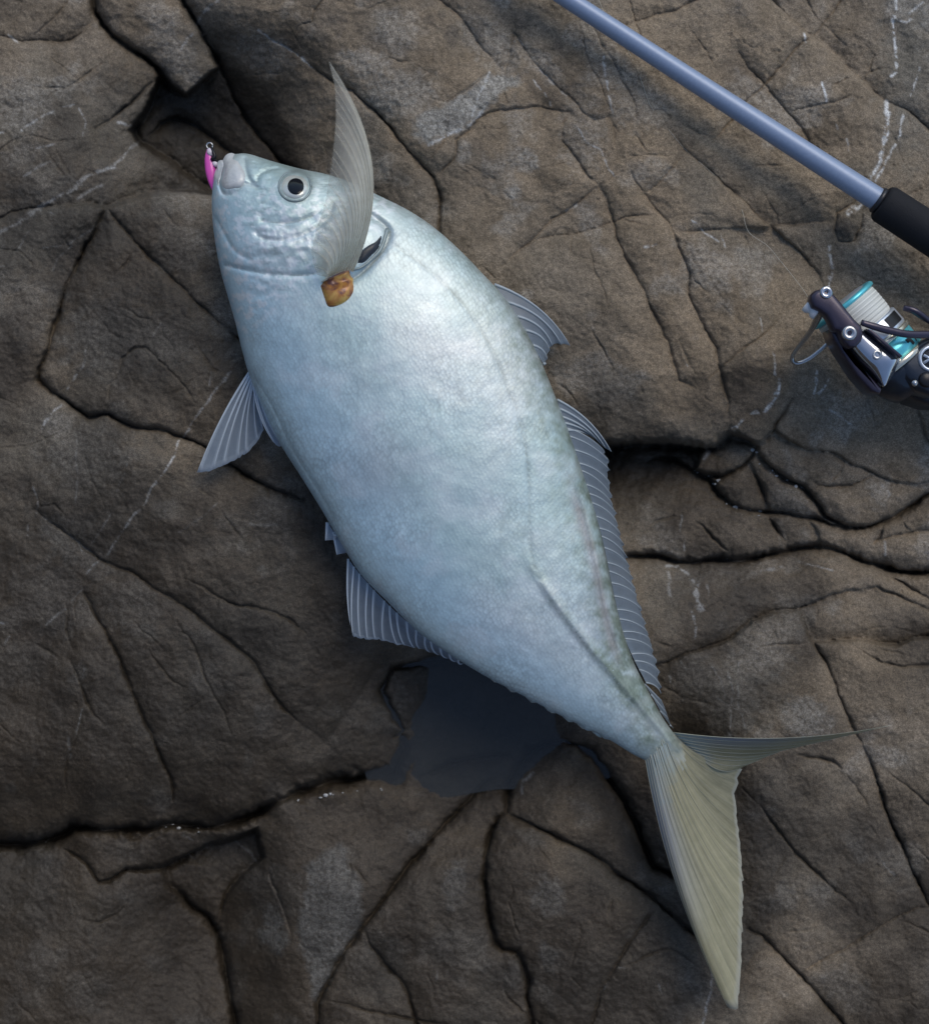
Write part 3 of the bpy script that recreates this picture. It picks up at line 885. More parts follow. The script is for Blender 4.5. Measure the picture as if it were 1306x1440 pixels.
def blur(a, n):
    for _ in range(n):
        b = a.copy()
        b[1:-1] = (a[:-2] + 2 * a[1:-1] + a[2:]) / 4
        a = b
        b = a.copy()
        b[:, 1:-1] = (a[:, :-2] + 2 * a[:, 1:-1] + a[:, 2:]) / 4
        a = b
    return a


base = blur(base, 3)
dome = 1.6 * np.exp(-dmaj / 12.0) + 2.6 * np.exp(-dmaj / 38.0)
noise = 5.0 * fbm(X, Y, 150, 3, 0.5, 31) + 1.7 * fbm(X, Y, 46, 4, 0.55, 41) + 0.35 * fbm(X, Y, 7, 2, 0.6, 51) + 0.9 * np.abs(fbm(wx, wy, 24, 3, 0.55, 55))
Zmm = base - dome - groove + noise
# beyond the frame: rise added at lower left for shade, rolling shore elsewhere
ox = np.maximum(np.maximum(-PADX - X, X - PW - PADX), 0) * S
oy = np.maximum(np.maximum(-PADX - Y, Y - PH - PADX), 0) * S
od = np.hypot(ox, oy)
ang = np.arctan2(Y - PH / 2, X - PW / 2)           # 0 right, +pi/2 bottom of the picture
side = np.clip(np.cos(ang - 2.25), 0, 1) ** 0.7     # lower-left quadrant
Zmm += 1000 * (0.95 * sm(od, 0.02, 0.60) * side + 0.10 * sm(od, 0.1, 1.5)) * (1 + 0.4 * fbm(X, Y, 900, 4, 0.55, 71))
Zmm += 1000 * od * 0.10 * fbm(X, Y, 2600, 3, 0.5, 81) * (od > 0)
Zmm += 22 * sm(od, 0.0, 0.25) * fbm(X, Y, 420, 4, 0.55, 77)

# fish lies here: keep the rock just under it
FB = [(332, 217), (463, 247), (575, 297), (680, 387), (760, 508), (820, 668), (860, 822), (888, 925), (932, 1010), (990, 1070), (945, 1108), (887, 1059), (780, 1002), (640, 925), (508, 808), (422, 668), (352, 530), (322, 420), (304, 345), (299, 300), (308, 236)]
fm = in_poly(X, Y, FB)
fd = poly_dist(X, Y, FB + FB[:1])
inside = np.where(fm, sm(fd, 5, 50), 0)
Zmm = Zmm * (1 - inside * (Zmm > 1.0)) + inside * (Zmm > 1.0) * 1.0

Z = Zmm * 0.001
pxk = (H - Z) / H                                  # keep traced marks where the photograph shows them
WX = (X - PW / 2) * S * np.where(od > 0, 1, pxk)
WY = (PH / 2 - Y) * S * np.where(od > 0, 1, pxk)

# marks
AT = {k: np.zeros_like(X) for k in ('vein', 'lichen', 'dark', 'tan', 'grey', 'wet_shade')}
for (w, stg, tl, s) in VE:
    p = T(tl, s)
    for a, b in zip(p[:-1], p[1:]):
        sl = window(a, b, w * 4 + 5)
        d = seg_dist(wx[sl], wy[sl], a, b)
        brk = np.clip(0.85 + 2.2 * pn(X[sl] / 11, Y[sl] / 11, 91) + 1.7 * pn(X[sl] / 3.6, Y[sl] / 3.6, 92), 0, 1.25)
        g = stg * np.exp(-(d / (w * np.clip(0.75 + 1.1 * pn(X[sl] / 12, Y[sl] / 12, 93), .3, 1.4) + .3)) ** 3) * brk
        AT['vein'][sl] = np.maximum(AT['vein'][sl], g)
ed = 0.55 * fbm(X, Y, 16, 4, 0.62, 95)
for (k, stg, x, y, rx, ry, rot) in PA:
    R = max(rx, ry) * 1.9
    sl = window((x, y), (x, y), R)
    c, s_ = math.cos(math.radians(rot)), math.sin(math.radians(rot))
    u = ((X[sl] - x) * c + (Y[sl] - y) * s_) / rx
    v = (-(X[sl] - x) * s_ + (Y[sl] - y) * c) / ry
    r = np.hypot(u, v) + ed[sl] * 1.1
    soft = 0.9 if k in ('grey', 'tan') else 0.45
    AT[k][sl] = np.maximum(AT[k][sl], stg * (1 - sm(r, 1 - soft, 1 + soft)))
for (k, stg, p) in PO:
    xs = [q[0] for q in p]
    ys = [q[1] for q in p]
    sl = window((min(xs), min(ys)), (max(xs), max(ys)), 14)
    xw = wx[sl] + 7 * fbm(X[sl], Y[sl], 14, 3, 0.6, 97)
    yw = wy[sl] + 7 * fbm(X[sl], Y[sl], 14, 3, 0.6, 99)
    ins = in_poly(xw, yw, p)
    d = poly_dist(xw, yw, p + p[:1])
    AT[k][sl] = np.maximum(AT[k][sl], stg * np.where(ins, 0.35 + 0.65 * sm(d, 0, 7), 0.35 * (1 - sm(d, 0, 4))))
POOLZ = -0.046
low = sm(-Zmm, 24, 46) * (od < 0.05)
light_falloff = 0.95 * sm(0.55 * (PW - X) / PW + 0.75 * Y / PH + 0.5 * fbm(X, Y, 260, 4, 0.55, 86), 0.34, 0.86)   # light fall-off painted in: rock darkens towards the lower left
AT['wet_shade'] = np.clip(np.maximum(np.maximum(low, light_falloff), 0.55 * damp * (od < 0.05)) + 0.15 * fbm(X, Y, 60, 3, 0.5, 88), 0, 1)
AT['lichen'] = np.maximum(AT['lichen'], 0.30 * sm(fbm(X, Y, 120, 4, 0.6, 101), 0.18, 0.5))
AT['grey'] = np.maximum(AT['grey'], 0.5 * sm(fbm(X, Y, 220, 3, 0.5, 103), 0.1, 0.5))

# ---- build the meshes: one block per region, the rest of the shore around them
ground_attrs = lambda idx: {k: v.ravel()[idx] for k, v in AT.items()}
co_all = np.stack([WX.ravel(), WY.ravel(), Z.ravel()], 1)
qi = np.arange((NY - 1) * NX).reshape(NY - 1, NX)[:, :-1].ravel()
Q = np.stack([qi, qi + NX, qi + NX + 1, qi + 1], 1)      # y grows downwards in the photo: keeps normals up
qx, qy = X.ravel()[qi], Y.ravel()[qi]
QL = VL.ravel()[qi].copy()
QL[(qx < -PADX) | (qx >= PW + PADX - 1) | (qy < -PADX) | (qy >= PH + PADX - 1)] = 0


def piece(name, sel, parent):
    q = Q[sel]
    idx, inv = np.unique(q.ravel(), return_inverse=True)
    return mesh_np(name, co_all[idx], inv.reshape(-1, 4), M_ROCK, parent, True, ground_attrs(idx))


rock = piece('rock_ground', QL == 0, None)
rock['kind'] = 'structure'
rock['label'] = 'brown and grey cracked shore rock with pale quartz veins'
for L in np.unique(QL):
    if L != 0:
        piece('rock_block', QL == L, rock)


def rock_z(px, py):
    """height of the rock under a photo pixel"""
    j = int(np.clip(np.searchsorted(gx, px), 0, NX - 1))
    i = int(np.clip(np.searchsorted(gy, py), 0, NY - 1))
    return float(Z[i, j])


# ------------------------------------------------------------------ tide pool between the rocks
t = Nt('pool_water')
p = t.pos()
nb = t.bump(t.noise(p, 40, 2), 0.05, 0.004)
fr = t.n('Fresnel', i_IOR=1.40)
t.l(nb, fr.inputs['Normal'])
tr = t.n('BsdfTransparent')
tr.inputs[0].default_value = (0.74, 0.78, 0.78, 1)
df = t.n('BsdfDiffuse')
t.l(t.mix(t.noise(p, 30, 3), (0.070, 0.076, 0.078), (0.085, 0.090, 0.091)), df.inputs[0])
gl = t.n('BsdfGlossy', i_Roughness=0.02)
t.l(nb, gl.inputs['Normal'])
ma = t.n('MixShader', i_0=0.38)
t.l(tr.outputs[0], ma.inputs[1])
t.l(df.outputs[0], ma.inputs[2])
mb = t.n('MixShader')
t.l(fr.outputs[0], mb.inputs[0])
t.l(ma.outputs[0], mb.inputs[1])
t.l(gl.outputs[0], mb.inputs[2])
M_WATER = t.done(mb.outputs[0])
pool_out = [(520, 900), (600, 880), (700, 900), (800, 960), (850, 1020), (880, 1080), (830, 1100), (760, 1110), (700, 1110), (640, 1120), (580, 1130), (530, 1120), (510, 1070), (505, 980)]
rp = resample(pool_out + pool_out[:1], 60)[:-1]
c0 = rp.mean(0)
pv = [W(c0[0], c0[1], POOLZ)]
for rr in (0.35, 0.7, 1.0):
    pv += [W(c0[0] + (x - c0[0]) * rr, c0[1] + (y - c0[1]) * rr, POOLZ) for x, y in rp]
n = len(rp)
tri = [(0, 1 + k, 1 + (k + 1) % n) for k in range(n)]
qd = [(1 + r * n + k, 1 + (r + 1) * n + k, 1 + (r + 1) * n + (k + 1) % n, 1 + r * n + (k + 1) % n) for r in (0, 1) for k in range(n)]
pool = mesh_np('water', np.array(pv), np.array(qd), M_WATER, None, True, None, tri)
pool['kind'] = 'structure'
pool['label'] = 'still dark blue water pooled between the rocks under the fish'



# ------------------------------------------------------------------ fish
def fish_skin():
    t = Nt('fish_skin')
    p = t.pos()
    n1 = t.noise(p, 22, 5, 0.6, 0.3)
    n2 = t.noise(p, 120, 5, 0.62)
    n3 = t.noise(p, 9, 3, 0.5)
    vor = t.n('TexVoronoi', feature='F1', i_Scale=560.0, i_Randomness=0.62)
    sc = t.n('Mapping')
    sc.inputs['Rotation'].default_value = (0, 0, 0.9)
    sc.inputs['Scale'].default_value = (1.0, 0.72, 1.0)
    t.l(p, sc.inputs[0])
    t.l(sc.outputs[0], vor.inputs['Vector'])
    vd = vor.outputs['Distance']
    c = t.ramp(n1, [(0.30, (0.47, 0.62, 0.62)), (0.5, (0.57, 0.71, 0.71)), (0.72, (0.69, 0.80, 0.79))])
    c = t.mix(t.ramp(n3, [(0.50, (0,) * 3), (0.70, (0.5,) * 3)]), c, (0.70, 0.68, 0.68))
    c = t.mix(t.math('MULTIPLY', t.attr('belly'), 0.75), c, (0.54, 0.75, 0.85))  # blue skylight on the belly side, painted into the skin colour
    c = t.mix(t.attr('green'), c, t.mix(n2, (0.15, 0.19, 0.14), (0.34, 0.40, 0.32)))
    c = t.mix(t.attr('pink'), c, (0.50, 0.42, 0.42))
    fl = t.ramp(n2, [(0.3, (0.93,) * 3), (0.5, (1,) * 3), (0.7, (1.05,) * 3)])
    c = t.mix(t.attr('scale'), c, t.mix(1.0, c, fl, 'MULTIPLY'))
    sd = t.ramp(vd, [(0.0, (1.05,) * 3), (0.4, (1.0,) * 3), (0.7, (0.82,) * 3)])
    cell = t.n('SeparateColor')
    t.l(vor.outputs['Color'], cell.inputs[0])
    sd = t.mix(1.0, sd, t.ramp(cell.outputs[0], [(0.0, (0.93,) * 3), (1.0, (1.08,) * 3)]), 'MULTIPLY')
    c = t.mix(t.math('MULTIPLY', t.attr('scale'), t.ramp(t.noise(p, 26, 4, 0.6), [(0.36, (0.15,) * 3), (0.62, (1,) * 3)])), c, t.mix(1.0, c, sd, 'MULTIPLY'))
    c = t.mix(t.attr('line'), c, (0.13, 0.155, 0.15))
    c = t.mix(t.attr('white'), c, (0.82, 0.86, 0.87))
    c = t.mix(t.attr('flesh'), c, (0.50, 0.45, 0.43))
    c = t.mix(t.attr('tail'), c, t.mix(n2, (0.46, 0.48, 0.42), (0.64, 0.66, 0.60)))
    c = t.mix(t.attr('tail2'), c, t.mix(t.noise(p, 160, 5, 0.62), (0.37, 0.36, 0.23), (0.54, 0.52, 0.36)))
    rough = t.math('ADD', 0.42, t.math('MULTIPLY', n2, 0.22))
    nb = t.bump(vd, 0.20, 0.0005)
    nb = t.bump(n2, 0.08, 0.0010, nb)
    nb = t.bump(t.noise(p, 900, 2), 0.15, 0.0004, nb)
    return t.done(t.bsdf(Base_Color=c, Roughness=rough, Metallic=t.math('MULTIPLY', t.math('SUBTRACT', 1.0, t.attr('tail')), 0.6), Normal=nb, Specular_IOR_Level=0.4, Coat_Weight=0.12, Coat_Roughness=0.3))


def fin_material(name, col, ray, alpha, rough=0.35, transl=0.3, fade=0.0):
    t = Nt(name)
    p = t.pos()
    n = t.noise(p, 300, 4, 0.6)
    c = t.mix(n, tuple(x * 0.8 for x in col), tuple(min(1, x * 1.2) for x in col))
    c = t.mix(t.attr('ray'), c, ray)
    b = t.bsdf(Base_Color=c, Roughness=rough, Specular_IOR_Level=0.5, Normal=t.bump(n, 0.2, 0.0006))
    tl = t.n('BsdfTranslucent')
    t.l(c, tl.inputs[0])
    m1 = t.n('MixShader', i_0=transl)
    t.l(b, m1.inputs[1])
    t.l(tl.outputs[0], m1.inputs[2])
    tr = t.n('BsdfTransparent')
    m2 = t.n('MixShader')
    f = t.math('ADD', t.math('MULTIPLY', t.attr('ray'), 1.0), t.attr('solid'), clamp=True)
    al = t.math('ADD', alpha, t.math('MULTIPLY', f, 1.0 - alpha), clamp=True)
    if fade:
        al = t.math('MULTIPLY', al, t.math('SUBTRACT', 1.0, t.math('MULTIPLY', t.ramp(t.attr('rf'), [(0.55, (0,) * 3), (1.0, (1,) * 3)]), fade)))
    t.l(al, m2.inputs[0])
    t.l(tr.outputs[0], m2.inputs[1])
    t.l(m1.outputs[0], m2.inputs[2])
    return t.done(m2.outputs[0])


M_SKIN = fish_skin()
M_FIN = fin_material('fin_membrane', (0.22, 0.27, 0.32), (0.36, 0.42, 0.46), 0.66)
M_FINL = fin_material('pale_fin_membrane', (0.40, 0.48, 0.56), (0.74, 0.82, 0.88), 0.42)
M_PEC = fin_material('pectoral_membrane', (0.97, 0.90, 0.75), (0.97, 0.92, 0.78), 0.76, 0.4, 0.40, 0.8)
def tail_material():
    t = Nt('tail_membrane')
    p = t.pos()
    n = t.noise(p, 160, 5, 0.62)
    cf, rf = t.attr('cf'), t.attr('rf')
    st_ = t.n('Combine' + 'XYZ')
    t.l(t.math('MULTIPLY', cf, 60.0), st_.inputs[0])
    t.l(t.math('MULTIPLY', rf, 3.0), st_.inputs[1])
    streak = t.noise(st_.outputs[0], 1.0, 4, 0.6)
    c = t.mix(n, (0.38, 0.36, 0.22), (0.54, 0.51, 0.34))
    lead = t.math('MULTIPLY', t.ramp(cf, [(0.05, (1,) * 3), (0.42, (0,) * 3)]), t.ramp(rf, [(0.25, (1,) * 3), (0.75, (0,) * 3)]))
    c = t.mix(lead, c, (0.34, 0.38, 0.47))
    c = t.mix(t.math('MULTIPLY', t.ramp(rf, [(0.0, (1,) * 3), (0.28, (0,) * 3)]), 0.5), c, t.mix(n, (0.42, 0.42, 0.34), (0.62, 0.62, 0.54)))
    c = t.mix(t.ramp(t.math('ADD', rf, t.math('MULTIPLY', t.math('SUBTRACT', n, 0.5), 0.35)), [(0.03, (1,) * 3), (0.24, (0,) * 3)]), c, t.mix(n, (0.33, 0.42, 0.42), (0.58, 0.66, 0.65)))
    c = t.mix(0.8, c, t.ramp(streak, [(0.3, (0.72,) * 3), (0.7, (1.25,) * 3)]), 'MULTIPLY')
    c = t.mix(t.ramp(rf, [(0.955, (0,) * 3), (0.99, (0.7,) * 3)]), c, (0.62, 0.62, 0.54))
    b = t.bsdf(Base_Color=c, Roughness=0.42, Specular_IOR_Level=0.5, Normal=t.bump(streak, 0.35, 0.0012))
    tl = t.n('BsdfTranslucent')
    t.l(c, tl.inputs[0])
    m1 = t.n('MixShader', i_0=0.3)
    t.l(b, m1.inputs[1])
    t.l(tl.outputs[0], m1.inputs[2])
    return t.done(m1.outputs[0])


M_TAIL = tail_material()
M_RAY = simple('fin_ray', (0.38, 0.43, 0.46), 0.4)
M_RAYL = simple('pale_fin_ray', (0.58, 0.66, 0.72), 0.4)
M_RAYP = simple('gold_fin_ray', (0.68, 0.65, 0.52), 0.35)
M_RAYT = simple('tail_ray', (0.42, 0.42, 0.33), 0.45)
M_EYE = simple('eye_iris', (0.62, 0.65, 0.60), 0.3, 0.35, 0.6, (500, 0.3, 0.0004), 0.35, 0.6)
M_PUPIL = simple('eye_pupil', (0.006, 0.008, 0.012), 0.12, 0.0, 0.25)
M_SOCKET = simple('eye_rim', (0.26, 0.32, 0.32), 0.35, 0.2, 0.5, (700, 0.3, 0.0004), 0.25)
M_LIP = simple('lip_skin', (0.58, 0.60, 0.59), 0.36, 0.1, 0.5, (260, 0.5, 0.0012), 0.22, 0.2)
M_GOLD = Nt('fin_base_gold')
t = M_GOLD
_p = t.pos()
_n = t.noise(_p, 150, 3, 0.5, 0.5)
M_GOLD = t.done(t.bsdf(Base_Color=t.ramp(_n, [(0.36, (0.14, 0.06, 0.06)), (0.48, (0.44, 0.19, 0.05)), (0.64, (0.64, 0.42, 0.11))]), Roughness=0.36, Metallic=0.15, Coat_Weight=0.25, Normal=t.bump(_n, 0.12, 0.001)))
M_GILL = simple('gill_slit', (0.02, 0.026, 0.035), 0.4)

ZM = 0.0285
SEC = [((332, 217), (308, 236), 3.5), ((350, 217), (300, 262), 8.5), ((385, 228), (299, 300), 14), ((425, 239), (304, 345), 18), ((463, 247), (312, 385), 21.5), ((500, 260), (322, 420), 24),
       ((535, 277), (332, 455), 25.5), ((575, 297), (341, 492), 26.5), ((612, 322), (352, 530), 27.3), ((648, 354), (370, 574), 27.6), ((680, 387), (393, 622), 27.6), ((710, 420), (422, 668), 27),
       ((737, 462), (452, 716), 26.2), ((760, 508), (480, 764), 25), ((780, 557), (508, 808), 23.8), ((800, 610), (545, 846), 22), ((820, 668), (590, 890), 20), ((837, 722), (640, 925), 18),
       ((850, 772), (690, 955), 16), ((860, 822), (735, 978), 14), ((872, 875), (780, 1002), 12.2), ((888, 925), (820, 1022), 10.6), ((910, 970), (858, 1041), 9.2), ((932, 1010), (887, 1059), 7.8),
       ((950, 1035), (911, 1072), 5.2), ((961, 1047), (919, 1083), 3.2), ((972, 1059), (929, 1093), 1.6), ((982, 1070), (941, 1102), 0.4)]
NU, NT, NB = 340, 130, 40
sec = resample([(d[0], d[1], v[0], v[1], h) for d, v, h in SEC], NU)
# centre height: the body rests on the rock, the tail stalk sinks a little towards the slab
uu = np.linspace(0, 1, NU)
zc = ZM - 0.010 * sm(uu, 0.72, 1.0) - 0.0022 * sm(uu, 0.95, 1.0) - 0.002 * (1 - sm(uu, 0, 0.12))
th = np.concatenate([np.linspace(0, np.pi, NT), np.linspace(np.pi, 2 * np.pi, NB + 2)[1:-1]])
ct, sn = np.cos(th), np.sin(th)
tt = 0.5 * (1 - ct)                                   # 0 ventral .. 1 dorsal
prof = np.sign(sn) * np.abs(sn) ** 0.86
prof = prof * (1.0 + 0.10 * np.cos(np.pi * (tt - 0.45)) - 0.06)
fxp = sec[:, 2, None] + (sec[:, 0] - sec[:, 2])[:, None] * tt[None]
fyp = sec[:, 3, None] + (sec[:, 1] - sec[:, 3])[:, None] * tt[None]
k0 = (S * (H - zc) / H)[:, None]
FX, FY = (fxp - PW / 2) * k0, (PH / 2 - fyp) * k0
half = sec[:, 4] * 0.001
bul = (sm(uu, 0.93, 1.0)[:, None] * (4 * tt * (1 - tt))[None]) * S * (20 + 9 * pn(fxp / 6, fyp / 6, 151))
FX = FX + 0.62 * bul
FY = FY - 0.78 * bul
FZ = zc[:, None] + half[:, None] * prof[None]
# seen-in-photo pixel of every vertex
k1 = S * (H - FZ) / H
VX, VY = FX / k1 + PW / 2, PH / 2 - FY / k1
topm = np.broadcast_to((sn >= -1e-6)[None], FZ.shape)


def groove_f(pts, w, depth, shoulder=0.0):
    d = poly_dist(VX, VY, resample(pts, len(pts) * 6).tolist())
    return depth * np.exp(-(d / w) ** 2) + shoulder * np.exp(-(d / (3 * w)) ** 2)


LAT = [(548, 342), (580, 362), (612, 388), (642, 418), (668, 452), (690, 490), (706, 525), (719, 560), (730, 592), (738, 625), (743, 665), (744, 705), (744, 745), (748, 785), (760, 815)]
SCU = [(737, 760), (752, 800), (778, 842), (808, 882), (842, 924), (880, 968), (915, 1008), (950, 1050)]
DOR = [(768, 512), (785, 548), (803, 595), (820, 645), (835, 700), (846, 752), (858, 812), (872, 868), (890, 918), (912, 962)]
VEN = [(492, 792), (540, 842), (600, 896), (660, 934), (720, 968), (790, 1005), (840, 1030)]
DOR2 = [(812, 690), (826, 740), (838, 800), (850, 860), (868, 915)]
OPER = [(520, 300), (545, 322), (540, 345), (522, 368), (500, 388), (470, 400)]
PREO = [(468, 285), (462, 305), (440, 322), (410, 335), (380, 338), (362, 330)]
PREO2 = [(450, 297), (425, 309), (395, 313), (368, 310)]
BRAN = [(316, 372), (345, 379), (385, 385), (430, 386), (455, 380)]
CHEEK = [(395, 374), (410, 360), (430, 352)]
JAW = [(300, 300), (316, 330), (330, 352), (352, 366)]
MOUTH = [(312, 232), (308, 255), (314, 272), (330, 270), (345, 258), (362, 262)]
NOSE = [(344, 222), (346, 240), (352, 254), (361, 256), (364, 247), (374, 240), (390, 236)]
CHEST = [(358, 530), (385, 575), (412, 632), (448, 690), (470, 730)]
head0 = (1 - sm(VX * 0.62 + VY * 0.78, 540, 600)) * sm(VX, 330, 370) * (1 - np.exp(-(np.hypot(VX - 415, VY - 262) / 34.0) ** 4))
g = np.zeros_like(FZ)
for pts, w, dp, shd in ((OPER, 4, 2.6, 1.0), (PREO, 2.6, 0.9, 0.4), (PREO2, 2.2, 0.8, 0.3), (BRAN, 2.2, 1.1, 0.5), (CHEEK, 2, 0.6, 0), (JAW, 2.6, 0.5, 0.3), (NOSE, 2.2, 0.9, 0.3),
                        (MOUTH, 2.2, 1.2, 0.3), (LAT, 1.6, 0.45, 0.2), (DOR, 2.0, 0.8, 0.5), (DOR2, 2.2, 0.4, 0.2), (CHEST, 3, 0.7, 0.3)):
    g += groove_f(pts, w, dp, shd)
g += head0 * (1.1 * np.abs(fbm(VX * 0.8 + VY * .3, VY * 1.7, 30, 4, 0.6, 160)) + 0.35 * fbm(VX, VY, 9, 3, .6, 163))
for k in range(9):                                   # short gill-cover ribs
    x = 372 + k * 9
    g += groove_f([(x, 326 + (k % 3)), (x - 2 + k * 0.6, 345 - k * 0.8)], 1.7, 0.55)
g -= groove_f(SCU, 6, 1.3) * sm(VY, 765, 840)                            # raised keel of scutes
dS = poly_dist(VX, VY, SCU)
dE = np.hypot(VX - 418, VY - 262)
g -= 0.8 * np.exp(-(dE / 34) ** 2)
g -= 1.2 * np.exp(-((VX - 395) / 50) ** 2 - ((VY - 345) / 18) ** 2)
g -= 1.5 * np.exp(-(np.hypot(VX - 505, VY - 330) / 26) ** 2)
# body unevenness
g += 0.5 * fbm(VX, VY, 90, 3, 0.5, 120) + 0.16 * fbm(VX, VY, 16, 2, 0.5, 125)
edge = np.abs(sn)[None] ** 0.6
FZ = FZ - 0.001 * g * topm * edge
# lower edge: the small bumps of the anal fin sheath
bumps = 1.6 * np.clip(np.sin(VX / 4.2), 0, 1) * sm(VX, 690, 760) * (1 - sm(VX, 845, 862)) * np.exp(-(tt[None] / 0.012))
FX -= bumps * 0.5 * S
FY -= bumps * 1.6 * S
nose = np.array([FX[0].mean(), FY[0].mean(), FZ[0].mean()])
tailp = np.array([FX[-1].mean(), FY[-1].mean(), FZ[-1].mean()])
nv = NT + NB
co = np.vstack([np.stack([FX, FY, FZ], -1).reshape(-1, 3), nose[None], tailp[None]])
k = np.arange(nv)
trs = np.vstack([np.stack([np.full(nv, NU * nv), k, (k + 1) % nv], 1), np.stack([np.full(nv, NU * nv + 1), (NU - 1) * nv + (k + 1) % nv, (NU - 1) * nv + k], 1)])
dl = poly_dist(VX, VY, resample(LAT, 80).tolist())
backd = (1 - tt)[None] * np.hypot(sec[:, 0] - sec[:, 2], sec[:, 1] - sec[:, 3])[:, None]     # px from the dorsal edge
u2 = np.broadcast_to(uu[:, None], FZ.shape)
head = 1 - sm(VX * 0.62 + VY * 0.78, 560, 600)
fa = {}
gr = 0.74 * (1 - sm(backd + 10 * fbm(VX, VY, 30, 3, .5, 130), 0, 98)) * sm(u2, 0.2, 0.5) + 0.5 * np.exp(-(dS / 9) ** 2) * sm(VY, 765, 840)
gr += 0.55 * sm(u2, 0.62, 0.95) * (1 - sm(backd, 22, 60)) + 0.3 * (1 - sm(backd, 6, 60)) * (1 - sm(u2, .2, .4)) + 0.28 * np.exp(-(dE / 34) ** 2)
gr += 0.22 * np.exp(-(np.hypot(VX - 735, VY - 770) / 60) ** 2)
fa['green'] = np.clip(gr * (0.8 + 0.8 * fbm(VX, VY, 14, 3, .6, 133)), 0, 0.92)
mott0 = fbm(VX * 0.8 + VY * .3, VY * 1.6, 16, 4, 0.62, 170)
ln = 0.55 * np.exp(-(dl / 1.7) ** 2) * sm(VX, 548, 580) * (0.75 + 0.5 * pn(VX / 40, VY / 40, 171))
for pts, w, a in ((DOR, 1.7, .75), (DOR2, 1.6, .35), (OPER, 2.4, .55), (PREO, 1.8, .5), (PREO2, 1.7, .5), (BRAN, 1.7, .5), (NOSE, 1.6, .4), (MOUTH, 1.6, .4), (CHEST, 1.4, .25), (JAW, 1.6, .2)):
    ln = np.maximum(ln, a * np.exp(-(poly_dist(VX, VY, resample(pts, len(pts) * 6).tolist()) / w) ** 2))
ln = np.maximum(ln, 0.55 * np.exp(-((dE - 21) / 4.5) ** 2))
for k_ in range(5):
    ex, ey = 415 + 26 + 5 * k_, 270 - k_
    ln = np.maximum(ln, 0.22 * np.exp(-((np.hypot(VX - 408, VY - 258) - 26 - 6 * k_) / 1.8) ** 2) * (VX > 420) * (VY > 235))
ln = np.maximum(ln, 0.35 * head0 * sm(-mott0, 0.08, 0.4))
fa['line'] = np.clip(ln * (0.9 + 0.5 * fbm(VX, VY, 30, 2, .5, 137)), 0, 0.9)
fa['belly'] = (1 - sm(tt, 0.1, 0.42))[None] * np.ones_like(FZ)
fa['scale'] = 1 - 0.8 * head
fa['pink'] = 0.5 * np.exp(-((backd - 26) / 9) ** 2) * sm(VY, 660, 720) * (1 - sm(VY, 900, 950)) + 0.28 * np.exp(-(np.hypot(VX - 530, VY - 660) / 45) ** 2) + .15 * np.exp(-(np.hypot(VX - 690, VY - 640) / 60) ** 2)
mott = fbm(VX, VY, 12, 4, 0.65, 140)
fa['white'] = np.clip(head * (0.7 * sm(mott, 0.0, 0.3)) * sm(VY, 240, 290) + 0.5 * np.exp(-(np.hypot((VX - 410) / 50, (VY - 333) / 13)) ** 2) + 0.25 * sm(fbm(VX, VY, 60, 3, .5, 143), 0.05, 0.5) * (1 - head)
                      + 0.75 * sm(mott, -0.1, 0.25) * np.exp(-(np.hypot(VX - 955, VY - 1085) / 22) ** 2), 0, 0.85)
dend = np.hypot((1 - u2) * 900, 0) + 16 * fbm(VX, VY, 9, 4, .65, 150)
fa['tail'] = 0.6 * (1 - sm(dend, 8, 60))
fa['tail2'] = 1 - sm(dend, 2, 40)
fa['flesh'] = 0.5 * np.exp(-(np.hypot(VX - 322, VY - 240) / 20) ** 2)
fa = {k_: np.concatenate([v.ravel(), [v[0].mean(), v[-1].mean()]]) for k_, v in fa.items()}

cpt = WV(600, 620, 0.0)
fish = empty('fish', (cpt.x, cpt.y, rock_z(600, 620)), 'large silver-blue deep-bodied fish lying on its side across the cracked rock', 'fish')
body = mesh_np('body', co, grid_quads(NU, nv, True), M_SKIN, fish, True, fa, trs)
SUBS = []          # (sub-part, part) pairs

FG = 2.5
fgw, fgh = int(PW / FG) + 2, int(PH / FG) + 2
fnum, fden = np.zeros((fgh, fgw)), np.zeros((fgh, fgw))
ii = np.clip((VY[:, :NT] / FG).astype(int), 0, fgh - 1)
jj = np.clip((VX[:, :NT] / FG).astype(int), 0, fgw - 1)
np.add.at(fnum, (ii, jj), FZ[:, :NT])
np.add.at(fden, (ii, jj), 1.0)
fnum, fden = blur(fnum, 3), blur(fden, 3)
fzr = fnum / np.maximum(fden, 1e-9)
n_, d_ = blur(fnum, 14), blur(fden, 14)
fzr = np.where(fden > 1e-6, fzr, n_ / np.maximum(d_, 1e-12))


def fish_z(px, py):
    x, y = px / FG - 0.5, py / FG - 0.5
    i, j = int(y), int(x)
    fy, fx = y - i, x - j
    return float((fzr[i, j] * (1 - fx) + fzr[i, j + 1] * fx) * (1 - fy) + (fzr[i + 1, j] * (1 - fx) + fzr[i + 1, j + 1] * fx) * fy)


def mound(name, outline, h, mat, parent, n=48, rings=10, p=0.5, sink=0.0012, lift=None, zf=None):
    """soft raised pad that follows the body surface"""
    o = resample(list(outline) + [outline[0]], n + 1)[:-1]
    c = o.mean(0)
    vs_ = []
    for r in range(rings + 1):
        f = r / rings
        for x, y in o:
            qx_, qy_ = c[0] + (x - c[0]) * f, c[1] + (y - c[1]) * f
            z = (zf or fish_z)(qx_, qy_) + h * (1 - f * f) ** p - sink * f ** 4 + (lift(qx_, qy_) if lift else 0)
            vs_.append(W(qx_, qy_, z))
    return mesh_np(name, np.array(vs_), grid_quads(rings + 1, n, True), mat, parent)


